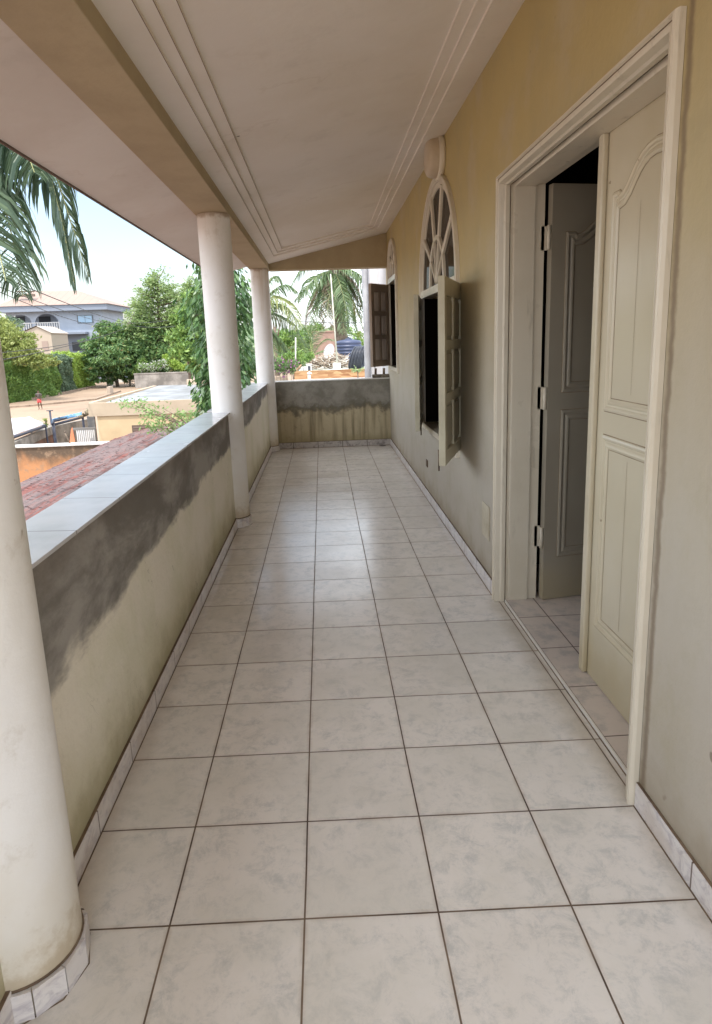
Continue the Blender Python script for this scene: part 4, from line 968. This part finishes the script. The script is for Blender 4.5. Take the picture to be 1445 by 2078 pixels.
awning('awning', 'narrow blue sheet awning between the white awning and the cream house', [ON(106, 858, -1.35), ON(168, 842, -1.30), ON(166, 836, -1.2), ON(108, 850, -1.2)], M_bt, M_nav, bulge=.05)
m = MB(); p = ON(107, 880, -2.2); q = AT(101, 834, p.y); m.tube([(p.x, p.y, GZ), (q.x, p.y, q.z)], .045, 8); m.box(q.x-.13, p.y-.05, q.z, q.x+.13, p.y+.05, q.z+.03)
tag(m.build('metal_post', M_nav, at=(p.x, p.y, GZ)), 'thin dark post with flat cap standing at the yard wall pier', 'post')
shrub('potted_plant', 'small yellow-green sprig growing on the yard wall beside the post', [(AT(92, 862, ya.y+3.2), .13), (AT(93, 852, ya.y+3.2), .10)], LG['olive'], 60, .12, tuple(AT(93, 868, ya.y+3.2)), 'plant')
m = MB()
for k in range(9): a = AT(168+k*1.8, 846-k*.6, 23.0); b = a+Vector((rnd.uniform(-.1, .3), rnd.uniform(-.2, .2), rnd.uniform(.05, .35))); m.tube([a, b], .03, 5)
m.tube([AT(160, 846, 23), AT(186, 838, 23)], .05, 6); m.lathe([(.0, -.12), (.14, -.09), (.17, .02), (.10, .13), (0.0, .16)], AT(181, 836, 23), 10)
tag(m.build('scrap_bundle', mat('scrap', (.32, .27, .18), .9, (9, (.07, .06, .05), .4, .6))), 'bundle of sticks and rags on top of the yard wall corner', 'bundle')
# stained garden wall with white coping
SY = 20.0
a, b = AT(-60, 905, SY), AT(330, 899, SY); zt2 = AT(120, 902, SY).z
SW = thing('garden_wall', 'orange stained garden wall with white coping just beyond the red tiles', 'wall', (a.x, SY, GZ))
g = NG('stained_orange', .9); nn = g.noise(1.2, 7, .7, stretch=(1, 1, .6)); c = g.mix(g.ramp(g.ma('ADD', g.z, g.ma('MULTIPLY', nn, 1.4)), -1.75, -1.15), (.46, .22, .10), (.11, .075, .05)); c = g.mix(g.ramp(g.noise(4, 6, .7), .5, .7), c, (.30, .20, .13)); g.col(c); g.bump(g.noise(9, 6), .5, .02)
m = MB(); m.box(a.x, SY, GZ, b.x, SY+.2, zt2-.06); m.build('wall', g.m, SW)
m = MB(); m.box(a.x, SY-.05, zt2-.0595, b.x, SY+.35, zt2); m.build('coping', mat('white_coping', (.60, .59, .58), .7, (5, (.42, .40, .36), .45, .7)), SW, bevel=.01)
m = MB(); p = AT(147, 898, SY+.1); m.add([p+Vector((-.09, 0, 0)), p+Vector((.09, 0, 0)), p+Vector((.05, .02, .52)), p+Vector((-.01, .02, .40)), p+Vector((-.06, .06, .1)), p+Vector((.08, .06, .1))], [(0, 1, 2, 3), (4, 5, 2, 3), (0, 1, 5, 4)])
tag(m.build('tile_shard', mat('terracotta', (.55, .20, .10), .8)), 'upright terracotta shard on the white coping', 'shard')
m = MB(); q = AT(143, 902, SY+.15); m.tube([q, q+Vector((-.13, 0, .40))], .025, 6); m.lathe([(0, -.03), (.04, 0), (0, .04)], q+Vector((-.13, 0, .42)), 8)
tag(m.build('short_stake', M_bark), 'short leaning stake beside the terracotta shard', 'stake')

# ---- red tiled lean-to roof under the balcony
def onroof(u, v):
    n_ = Vector((-.18, 0, 1)); d = ray(u, v); t_ = (-.41-n_.dot(CV))/n_.dot(d); return CV+d*t_
edge = [onroof(*q) for q in ((40, 984), (120, 940), (197, 905), (260, 883), (320, 862), (400, 846))]
edge = [(p.x, p.y) for p in edge]
xo_ = edge[0][0]
def xedge(y):
    if y <= edge[0][1]: return xo_
    for (xa, ya_), (xb, yb_) in zip(edge[:-1], edge[1:]):
        if y <= yb_: return xa+(xb-xa)*(y-ya_)/(yb_-ya_)
    return edge[-1][0]+(y-edge[-1][1])*.9
print('roof edge', [(round(a, 2), round(b, 2)) for a, b in edge])
TR = thing('tiled_roof', 'red and grey lichened tile roof sloping away just below the balcony parapet', 'roof', (-2, 6, -1))
m = MB(); pit = .125; ny = 150; yA, yB = -3.0, edge[-1][1]+1.5
ncol = int((-.47-xo_)/pit)+1
ysamp = [yA+(yB-yA)*(j/ny) for j in range(ny+1)]
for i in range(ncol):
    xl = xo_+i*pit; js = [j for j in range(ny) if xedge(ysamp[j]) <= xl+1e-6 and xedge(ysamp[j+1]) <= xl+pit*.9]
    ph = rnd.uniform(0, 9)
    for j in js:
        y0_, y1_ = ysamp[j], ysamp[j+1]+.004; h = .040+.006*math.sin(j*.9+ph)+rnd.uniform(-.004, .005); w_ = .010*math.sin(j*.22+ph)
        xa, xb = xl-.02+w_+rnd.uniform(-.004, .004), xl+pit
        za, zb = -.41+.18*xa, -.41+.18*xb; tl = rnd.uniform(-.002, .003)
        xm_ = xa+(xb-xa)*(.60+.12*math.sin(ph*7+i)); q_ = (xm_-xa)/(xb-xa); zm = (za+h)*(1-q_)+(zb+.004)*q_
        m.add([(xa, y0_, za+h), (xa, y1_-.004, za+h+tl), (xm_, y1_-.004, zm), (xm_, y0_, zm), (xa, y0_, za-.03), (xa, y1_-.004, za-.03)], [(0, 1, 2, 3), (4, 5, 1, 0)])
        m.add([(xm_, y0_, zm), (xm_, y1_-.004, zm), (xb, y1_-.004, zb+.004), (xb, y0_, zb+.004)], [(0, 1, 2, 3)], 1)  # upper part of each course in a darker material
g = NG('lichened_tiles', .75)
isl = g.t.nodes.new('ShaderNodeNewGeometry').outputs['Random Per Island']
n1 = g.noise(.9, 6, .7, stretch=(2.2, .5, 1)); n2 = g.noise(7, 6, .7, stretch=(3, .28, 1))
crs = g.noise(1, 2, .5, stretch=(6.5, .22, .1)); c = g.mix(g.ramp(g.ma('ADD', crs, g.ma('MULTIPLY', g.ma('SUBTRACT', isl, .5), .12)), .38, .62), (.075, .025, .020), (.175, .048, .034)); c = g.mix(g.ma('MULTIPLY', g.ramp(g.ma('ADD', n1, g.ma('MULTIPLY', g.ma('SUBTRACT', n2, .5), .6)), .42, .52), .75), c, (.15, .115, .11))
c = g.mix(g.ma('MULTIPLY', g.ramp(n2, .52, .62), .8), c, (.05, .032, .032)); g.col(c); g.bump(n2, .6, .02)
m.build('tiles', [g.m, mat('tile_dark_band', (.055, .035, .032), .95, (5, (.14, .10, .09), .45, .62))], TR, fixn=False)
m = MB(); vs = []
pl = [(-.47, yA), (-.47, yB)]+[(x+.05, y) for x, y in reversed(edge)]+[(xo_+.05, yA)]
m.prism([pl], lambda a, b, d: (a, b, -.41+.18*a+d), -.16, -.035); m.build('roof_deck', mat('roof_wood', (.16, .11, .08), .9), TR)

# ---- glossy drooping tree beside the columns
tx = AT(452, 700, 13.5).x
AS = thing('drooping_tree', 'dense glossy drooping-leaved tree filling the gap between middle and farthest column', 'tree', (tx, 13.5, GZ))
m = MB(); m.tube([(tx, 13.5, GZ), (tx+.05, 13.5, 0), (tx, 13.5, 3.2)], [.16, .12, .03], 8)
Ps, Ds = [], []
for i in range(430):
    k = rnd.random(); z = -2.2+5.55*k; rad = .64*(1-max(0, (k-.82)/.18)**2*.75)*rnd.uniform(.5, 1.05)*(1.0+.12*math.sin(z*4)); an = rnd.uniform(0, 2*PI)
    e = Vector((tx+rad*math.cos(an), 13.5+rad*math.sin(an), z))
    if i % 4 == 0: m.tube([(tx, 13.5, z+.25), e], [.02, .006], 4, cap=False)
    for q in range(15):
        o_ = nrs.normal(size=3)*np.array([.12, .12, .13]); Ps.append(np.array(e)+o_); Ds.append(np.array([math.cos(an)*.55+rnd.uniform(-.5, .5), math.sin(an)*.55+rnd.uniform(-.5, .5), -1.0+rnd.uniform(-.2, .6)]))
m.build('trunk', M_bark, AS); leaves('crown', Ps, Ds, nrs.uniform(.12, .24, len(Ps)), LG['ashoka'], AS, .34)
# thin-leaved branch reaching in front of the cream house
BR = thing('leafy_shrub', 'thin-leaved pale shrub reaching in front of the low cream house', 'shrub', (AT(425, 850, 16.5).x, 16.5, GZ))
m = MB(); Ps, Ds = [], []
b0 = Vector((AT(425, 850, 16.5).x, 16.5, GZ)); crown0 = AT(395, 872, 16.5); m.tube([b0, (b0+crown0)/2, crown0], [.06, .05, .04], 6)
for (u, v, nn, rr) in ((262, 818, 60, .20), (285, 822, 70, .22), (305, 838, 80, .22), (320, 850, 90, .22), (248, 822, 26, .12), (335, 862, 90, .2), (300, 858, 40, .15), (365, 845, 60, .18), (385, 842, 60, .18), (350, 872, 80, .2), (415, 822, 70, .22), (412, 842, 40, .18), (330, 828, 24, .15), (310, 872, 40, .16), (375, 862, 60, .2), (395, 850, 40, .15)):
    c_ = AT(u, v, 16.5+rnd.uniform(-.4, .4)); m.tube([crown0, (crown0+c_)/2+Vector((0, 0, .05)), c_], [.02, .013, .004], 5, cap=False)
    q = np.array(c_)+nrs.normal(size=(nn, 3))*rr*np.array([.75, .9, .55]); Ps.append(q); Ds.append(nrs.normal(size=(nn, 3))*.6+np.array([-.5, 0, -.15]))
m.build('stem', M_bark, BR); Ps = np.concatenate(Ps); leaves('foliage', Ps, np.concatenate(Ds), nrs.uniform(.07, .15, len(Ps)), leafmat('shrub_leaf', (.13, .25, .06), (.34, .46, .18), .3), BR, .36)

# ---- palms
def frond(m, lv, pts, ll, n, twist=0, droop=.8, dens=2, lr=.02):
    """pts: rachis polyline; leaflets along it on both sides, hanging by their own weight"""
    pts = [Vector(p) for p in pts]; k = len(pts)
    def cat(t):
        f = t*(k-1); i = min(int(f), k-2); f -= i; p0, p1, p2, p3 = pts[max(i-1, 0)], pts[i], pts[i+1], pts[min(i+2, k-1)]
        return .5*((2*p1)+(p2-p0)*f+(2*p0-5*p1+4*p2-p3)*f*f+(3*p1-p0-3*p2+p3)*f**3)
    rp = [cat(i/20) for i in range(21)]; m.tube(rp, [lr*(1-.8*i/20) for i in range(21)], 5, cap=False)
    for i in range(n):
        t = .08+.92*i/n; p = cat(t); d = (cat(min(1, t+.02))-cat(max(0, t-.02))).normalized()
        side = d.cross(Vector((0, 0, 1))); side = side.normalized() if side.length > .15 else Vector((1, 0, 0))
        if twist: side = Matrix.Rotation(twist, 3, d) @ side
        L_ = ll*math.sin(PI*min(1, (.12+t*.86)))**.55*rnd.uniform(.85, 1.12)*(1 if t < .9 else .75)
        for s in (-1, 1):
            o = (side*s*rnd.uniform(.75, 1)+d*rnd.uniform(.45, .8)+Vector((0, 0, -.15))).normalized()
            q1 = p+o*L_*.45; o2 = (o+Vector((0, 0, -droop*rnd.uniform(.7, 1.3)))).normalized(); q2 = q1+o2*L_*.4; q3 = q2+(o2+Vector((0, 0, -droop))).normalized()*L_*.25
            w = L_*.028+.004; wv_ = o.cross(Vector((rnd.uniform(-1, 1), rnd.uniform(-1, 1), rnd.uniform(-.3, 1)))).normalized()*w
            lv.add([p-wv_*.5, p+wv_*.5, q1-wv_, q1+wv_, q2-wv_*.7, q2+wv_*.7, q3], [(0, 1, 3, 2), (2, 3, 5, 4), (4, 5, 6)])
def palm(name, label, base, crown, fronds, ll, n, r0=.2, group='coconut palms', yellow=(), lm=None, brown=()):
    t = thing(name, label, 'palm', base, group); b = Vector(base); c = Vector(crown)
    m = MB(); kk = 14
    m.tube([b+(c-b)*(i/kk)+Vector((.25*math.sin(i/kk*PI), 0, 0)) for i in range(kk+1)], [r0*(1.25-.45*i/kk)*(1+.05*(i % 2)) for i in range(kk+1)], 12); m.build('trunk', M_bark2, t)
    for i, f in enumerate(fronds):
        rm, lv = MB(), MB(); pts, tw = f[0], (f[1] if len(f) > 1 else 0); dr_ = f[2] if len(f) > 2 else .8
        frond(rm, lv, pts, ll, n, tw, dr_)
        o = rm.build('frond', M_stalk, t, at=pts[0]); lv.build('leaflets', LG['palmy'] if i in yellow else LG['dead'] if i in brown else (lm or LG['palm']), o, at=pts[0], fixn=False)
    return t
M_stalk = mat('frond_stalk', (.36, .36, .16), .6)
# palm left of the frame whose fronds hang below the eave
cL = AT(-230, 60, 6.6)
F = []
def pl_(pp, Y0_, Y1_): n_ = len(pp); return [AT(u, v, Y0_+(Y1_-Y0_)*i/(n_-1)) for i, (u, v) in enumerate(pp)]
F.append((pl_([(-230, 60), (-90, 170), (-20, 330), (22, 470), (46, 600)], 6.6, 6.2), .3, 1.6))
F.append((pl_([(-230, 60), (-30, 120), (80, 270), (140, 440), (180, 562)], 6.6, 7.4), 1.2, 2.4))
F.append((pl_([(-230, 60), (-60, 110), (60, 240), (118, 420), (152, 585)], 6.6, 7.0), 1.4, 2.4))
F.append((pl_([(-230, 60), (-120, 150), (-50, 330), (-10, 480), (12, 570)], 6.6, 5.9), .2, .9))
F.append((pl_([(-230, 60), (-90, 120), (10, 230), (50, 300), (70, 350)], 6.6, 6.4), .8, .9))
F.append((pl_([(-230, 60), (-300, 120), (-380, 300), (-400, 480)], 6.6, 6.2), .2, .9))
F.append((pl_([(-230, 60), (-260, -60), (-360, -90), (-460, 10)], 6.6, 8.2), 0, .9))
F.append((pl_([(-230, 60), (-180, -90), (-60, -110), (60, -40)], 6.6, 9), 0, .9))
F.append((pl_([(-230, 60), (-200, 0), (-160, 90), (-150, 260)], 6.6, 9), 0, .9))
palm('coconut_palm', 'palm just outside the left edge with fronds hanging below the eave', (cL.x-.6, 6.8, GZ), cL, F, .62, 84, .17, lm=leafmat('palm_leaflet_backlit', (.055, .10, .06), (.12, .17, .085), .3, .4))  # darker leaflet copy, backlit shade put into the leaf colour
# coconut palm seen through the far opening
PY = 50
c0 = AT(677, 548, PY); F = []
spec = [((-25, 8), (-55, 35), (-78, 60)), ((-30, -14), (-60, -5), (-85, 30)), ((-20, 25), (-42, 70), (-50, 120)), ((-12, 22), (-30, 75), (-35, 130)), ((-3, 25), (-12, 75), (-10, 120)), ((8, 30), (16, 80), (22, 130)),
        ((15, 25), (32, 75), (40, 135)), ((22, 15), (48, 50), (62, 105)), ((28, 5), (58, 25), (75, 75)), ((12, -20), (40, -25), (70, 5)), ((-12, -25), (-35, -40), (-65, -25)), ((0, -30), (6, -60), (25, -80)), ((5, 28), (2, 60), (5, 100)), ((20, 30), (45, 80), (58, 140)), ((-16, 15), (-38, 50), (-56, 95)),
        ((-8, 20), (-18, 55), (-20, 95)), ((4, 22), (10, 60), (10, 110)), ((12, 28), (26, 70), (34, 110)), ((-22, 10), (-48, 25), (-66, 75)), ((25, -2), (52, 8), (70, 40)), ((10, 20), (20, 55), (28, 100)), ((-4, 18), (-6, 45), (-4, 80)), ((18, 8), (40, 30), (56, 75)), ((-10, 10), (-28, 35), (-44, 75)), ((16, 18), (38, 52), (50, 95))]
for i, s in enumerate(spec):
    pp = [(677, 548)]+[(677+a, 548+b) for a, b in s]; dy = ((-2.2, 1.5, -1, -2.5, -3, -2.8, -1.5, 0, 1.5, 2, 0, 1, 2.5, 1.2, 1)*2)[i]; F.append((pl_(pp, PY, PY+dy), rnd.uniform(-.4, .4), 1.0))
palm('coconut_palm', 'big coconut palm in the middle of the far opening', (AT(690, 700, PY).x, PY, GZ), c0, F, 1.25, 56, .50, yellow=(13,), brown=(2, 4, 22))
PY = 38; c0 = AT(520, 640, PY); F = []
for s in (((30, -45), (60, -62), (82, -50)), ((25, -20), (60, -15), (92, 25)), ((35, 0), (70, 20), (100, 70)), ((20, -60), (42, -78), (62, -40)), ((20, 20), (45, 50), (80, 100)), ((-25, -30), (-60, -30), (-90, 10)), ((15, 25), (35, 70), (45, 115)), ((-20, 10), (-50, 50), (-70, 90)), ((28, -35), (68, -20), (85, 30)), ((30, 30), (62, 70), (75, 112))):
    pp = [(520, 640)]+[(520+a, 640+b) for a, b in s]; F.append((pl_(pp, PY, PY+rnd.uniform(-2, 2)), rnd.uniform(-.4, .4), .9))
palm('coconut_palm', 'palm rising behind the farthest column with fronds arching right', (AT(510, 700, PY).x, PY, GZ), c0, F, .95, 60, .22, yellow=(8,))
PY = 43; c0 = AT(633, 722, PY); F = []
for s in (((-12, -25), (-28, -42), (-48, -40)), ((-5, -35), (-10, -55), (-20, -66)), ((5, -30), (12, -48), (26, -55)), ((12, -20), (28, -34), (45, -32)), ((-18, -12), (-38, -20), (-58, -8)), ((15, -8), (32, -12), (50, 0)), ((0, -25), (-2, -45), (4, -62))):
    pp = [(633, 722)]+[(633+a, 722+b) for a, b in s]; F.append((pl_(pp, PY, PY+rnd.uniform(-1, 1)), 0, .35))
palm('young_palm', 'young stemless palm in front of the orange wall', (c0.x, PY, GZ), c0, F, .6, 34, .1)

# ---- things seen through the far opening
RY = 34
nl, nr = AT(597, 752, RY).x, AT(860, 752, RY).x; bz1, bz0 = AT(660, 751, RY).z, AT(660, 768, RY).z
NH = thing('flat_roof_house', 'flat-roofed house with stone-clad parapet band in the far opening', 'house', (nl+2, RY, GZ))
m = MB(); m.box(nl+.1, RY+.1, GZ, nr, RY+10.5, bz1-.25); m.build('wall', mat('far_house_wall', (.56, .50, .44), .85), NH)
m = MB(); m.box(nl, RY, bz0, nr, RY+.099, bz1); m.box(nl, RY+.0995, bz0, nl+.099, RY+10.6, bz1)
g = NG('stone_cladding', .8); vo = g.t.nodes.new('ShaderNodeTexVoronoi'); vo.inputs['Scale'].default_value = 5; mpn = g.t.nodes.new('ShaderNodeMapping'); mpn.inputs['Scale'].default_value = (.45, 1, 2.6); g.t.links.new(g.pos, mpn.inputs[0]); g.t.links.new(mpn.outputs[0], vo.inputs[0])
bw = g.t.nodes.new('ShaderNodeRGBToBW'); g.t.links.new(vo.outputs['Color'], bw.inputs[0]); g.col(g.mix(bw.outputs[0], (.22, .09, .035), (.50, .33, .17))); m.build('stone_band', g.m, NH)
m = MB(); m.box(nl-.1, RY-.2, bz0-.14, nr, RY+.098, bz0-.001); m.build('ledge', mat('pink_ledge', (.62, .50, .45), .8), NH)
m = MB(); m.box(nl+.11, RY+.11, bz1-.249, nr, RY+10.4, bz1-.12); m.build('roof', mat('roof_screed', (.56, .56, .50), .9, (.8, (.42, .44, .36), .4, .65)), NH)
rz = bz1-.12
def onr(u, Y): p = AT(u, 740, Y); return Vector((p.x, Y, rz))
m = MB(); p = onr(627, RY+.7); m.box(p.x-.13, p.y, rz, p.x+.13, p.y+.25, rz+.40); m.box(p.x-.16, p.y-.03, rz+.401, p.x+.16, p.y+.28, rz+.45); vt = m.build('roof_vent', mat('vent_white', (.72, .70, .68), .7), at=(p.x, p.y, rz)); tag(vt, 'small square white roof vent with dark mouth near the left roof corner', 'vent')
m = MB(); m.box(p.x-.07, p.y-.012, rz+.06, p.x+.08, p.y-.001, rz+.34); m.build('mouth', M_void, vt)
m = MB(); p = onr(684, RY+1.2); m.box(p.x-.22, p.y, rz, p.x+.20, p.y+.4, rz+.42); tag(m.build('white_block', mat('block_white', (.66, .66, .64), .8), at=(p.x, p.y, rz)), 'white masonry block at the foot of the tall mast', 'block')
m = MB(); q = AT(671, 556, RY+1.4); m.tube([(p.x+.02, p.y+.2, rz+.42), (p.x-.06, p.y+.2, rz+2.5), (q.x, p.y+.2, q.z)], [.045, .04, .03], 8); tag(m.build('mast', mat('mast_grey', (.50, .50, .42), .5), at=(p.x, p.y, rz)), 'tall thin pale mast in front of the big coconut palm', 'mast')
m = MB(); p = onr(599, RY+1.0); q = AT(600, 685, RY+1); m.tube([(p.x, p.y, rz), (q.x, p.y, q.z)], .035, 6); tag(m.build('pipe_post', mat('post_pvc', (.70, .69, .64), .5), at=(p.x, p.y, rz)), 'short thin white pole at the left corner of the flat roof', 'pole')
m = MB(); p = AT(628, 772, 30); q = AT(628, 757, 30); m.tube([(p.x, 30, GZ), (p.x, 30, q.z)], .07, 8); m.lathe([(.11, -.04), (.12, 0), (.0, .08)], (q.x, 30, q.z), 10); tag(m.build('vent_pipe', mat('vent_pvc', (.74, .72, .70), .5), at=(p.x, 30, GZ)), 'white vent pipe rising in front of the stone-clad band', 'pipe')
# satellite dish
DD = thing('satellite_dish', 'white satellite dish leaning on the rubbish heap', 'dish', onr(668, 39)); dc = AT(668, 713, 39)
m = MB(); ax = Vector((-.72, -.62, .30)).normalized(); a1 = ax.orthogonal().normalized(); a2 = ax.cross(a1); vs = []; fs = []
Mx = Matrix(((a1.x, a2.x, ax.x, dc.x), (a1.y, a2.y, ax.y, dc.y), (a1.z, a2.z, ax.z, dc.z), (0, 0, 0, 1))); m.mat = Mx
m.lathe([(0.001, -.10), (.2, -.085), (.36, -.03), (.46, .02), (.47, .02), (.46, .005), (.36, -.05), (.2, -.105), (0.001, -.12)], (0, 0, 0), 28); m.build('reflector', mat('dish_white', (.50, .50, .54), .4), DD)
m = MB(); m.tube([onr(672, 39.2), dc-ax*.1], .03, 6); m.build('mount', M_iron, DD); m = MB(); m.tube([dc-Vector((0, 0, .4)), dc+ax*.45], .012, 5); m.build('feed_arm', M_iron, DD)
# heap of dead fronds and rubble
m = MB()
for i in range(520):
    k = rnd.random(); p = onr(628+96*k, 37.5+rnd.random()*4.5); hh = .95*math.sin(PI*min(.97, max(.05, k+.03)))**.8
    p.z += rnd.random()*hh; d = Vector((rnd.uniform(-1, 1), rnd.uniform(-1, 1), rnd.uniform(-.45, .35))).normalized()*rnd.uniform(.12, .42); m.tube([p-d, p+d], rnd.uniform(.015, .035), 4, mi=rnd.choice((0, 0, 1, 2)))
hb = m.build('rubbish_heap', [mat('dead_frond', (.42, .33, .25), .9), mat('pale_stick', (.62, .58, .52), .9), mat('dark_stick', (.17, .13, .10), .9)], at=onr(668, 39)); tag(hb, 'heap of dead fronds and sticks on the flat roof under the palm', 'heap'); hb['kind'] = 'stuff'
# water tank
tp = onr(709, 44); tz = AT(703, 689, 44).z; m = MB(); H_ = tz-rz; pr_ = [(.001, 0), (.90, 0)]
for i in range(6): z = H_*.10+i*H_*.125; pr_ += [(.93, z), (.93, z+.05), (.87, z+.075), (.87, z+H_*.10)]
pr_ += [(.91, H_*.86), (.80, H_*.95), (.30, H_), (.001, H_)]
m.lathe(pr_, tp, 32); tk = m.build('water_tank', mat('tank_navy', (.045, .06, .12), .45), at=tp); tag(tk, 'ribbed navy water tank beside the coconut palm trunk', 'tank')
m = MB(); m.lathe([(.24, H_-.01), (.24, H_+.06), (.001, H_+.09)], tp, 20); m.box(tp.x-.09, tp.y-.2, tp.z+H_+.05, tp.x+.09, tp.y+.1, tp.z+H_+.16); m.build('lid', mat('tank_lid', (.04, .055, .10), .5), tk)
# coils of black pipe
cc = onr(728, 37.5); cz = AT(728, 722, 37.5).z
HC = MB()
for i in range(13):
    R_ = .62+.03*math.sin(i*2.1); c_ = Vector((cc.x+.30-.058*i, 36.6-.03*i, cz+.02*math.sin(i*1.7)-.1)); tl = .75+.05*rnd.random()
    pts = [c_+Vector((R_*.42*math.cos(a_)*math.cos(tl)+.0, R_*math.cos(a_)*.9, 0))+Vector((.30*math.sin(a_)*R_, 0, R_*math.sin(a_))) for a_ in [2*PI*j/36 for j in range(37)]]
    HC.tube(pts, .038, 6, cap=False)
tag(HC.build('pipe_coil', mat('coil_black', (.035, .04, .055), .4), at=cc), 'big coil of black pipe in front of the navy tank', 'coil')
# orange wall and plants
OY = 62; a, b = AT(634, 680, OY), AT(682, 680, OY)
m = MB(); m.box(a.x, OY, GZ, b.x, OY+.3, AT(660, 674, OY).z); m.box(a.x-.1, OY-.06, AT(660, 674, OY).z+.001, b.x+.1, OY+.36, AT(660, 671, OY).z); tag(m.build('orange_wall', mat('salmon_block', (.34, .225, .18), .85, (2, (.28, .185, .15), .4, .6)), at=(a.x, OY, GZ)), 'salmon orange block wall behind the young palm', 'wall')
G2 = 'plants seen through the far opening'
shrub('bougainvillea', 'purple bougainvillea beside the farthest column', [B(565, 735, 31, .35), B(582, 742, 31, .38), B(598, 738, 31, .3), B(575, 752, 31, .35), B(557, 745, 31, .3), B(592, 752, 31, .25)], LG['dark'], 1100, .12, at_ground(577, 31), 'shrub', G2, mats2=(LG['pink'], .14, 'bract'))
shrub('garden_bush', 'fresh green bush behind the thin white pole', [B(590, 725, 36, .5), B(605, 722, 36, .5), B(618, 728, 37, .4), B(575, 728, 36, .4), B(630, 722, 37, .3)], LG['mid'], 1500, .14, at_ground(600, 36), 'shrub', G2)
tree('mango_tree', 'dense mid-green tree behind the palms in the far opening', at_ground(600, 75), 8, [B(590, 690, 75, 2.0), B(615, 680, 76, 1.9), B(640, 672, 78, 1.6), B(565, 695, 74, 2.2), B(620, 700, 74, 1.9), B(710, 690, 80, 2.4), B(655, 690, 78, 1.3)], LG['mid'], .42, 5000)
tree('thin_tree', 'sparse bare-looking treetop against the sky beside the farthest column', at_ground(562, 60), 12, [B(562, 610, 60, .9), B(575, 622, 60, .8), B(552, 625, 60, .9)], LG['terminalia'], .16, 300)
SPp = AT(712, 752, RY-.6); t = thing('papaya_seedling', 'small bright green papaya plant in front of the stone-clad band', 'plant', (SPp.x+.5, RY-.6, GZ))
m = MB(); ctr = AT(726, 752, RY-.6); m.tube([(ctr.x, ctr.y, GZ), ctr], [.05, .03], 6); m.build('stem', M_bark, t); Ps, Ds = [], []
for i in range(16):
    an = 2*PI*i/16+rnd.uniform(-.2, .2); el = rnd.uniform(-.2, .7); d = np.array([math.cos(an), math.sin(an)*.8, el]); L_ = rnd.uniform(.25, .48)
    for k in range(10): Ps.append(np.array(ctr)+d*L_*(k+1)/10+nrs.normal(size=3)*.02); Ds.append(d+nrs.normal(size=3)*.35)
leaves('foliage', Ps, Ds, nrs.uniform(.10, .2, len(Ps)), LG['pale'], t, .3)
m = MB(); a, b = AT(600, 652, 46), AT(760, 655, 46); m.tube([a, (a+b)/2-Vector((0, 0, .06)), b], .018, 5); tag(m.build('clothes_wire', M_wire, at=a), 'single dark wire stretched level across the far opening', 'cable')
# next-door white wall and its drainpipe past the far parapet
M_ww = mat('white_render', (.64, .63, .64), .8, (1.2, (.52, .51, .52), .4, .7), (12, .3))
m = MB(); m.box(1.185, 8.62, GZ, 1.3145, 9.2, 3.2); m.box(XW, YF+.191, GZ, XW+.2, 9.3, 3.2); tag(m.build('white_wing', M_ww, at=(1.18, 8.62, GZ)), 'white rendered pier beyond the far parapet behind the brown shutter', 'wall')
m = MB(); m.tube([(1.125, 8.70, GZ), (1.125, 8.70, 3.2)], .047, 12); tag(m.build('drainpipe', mat('pipe_grey', (.30, .31, .33), .6, (3, (.22, .22, .24), .4, .6)), at=(1.125, 8.7, GZ)), 'grey vertical drainpipe beside the white pier', 'pipe')
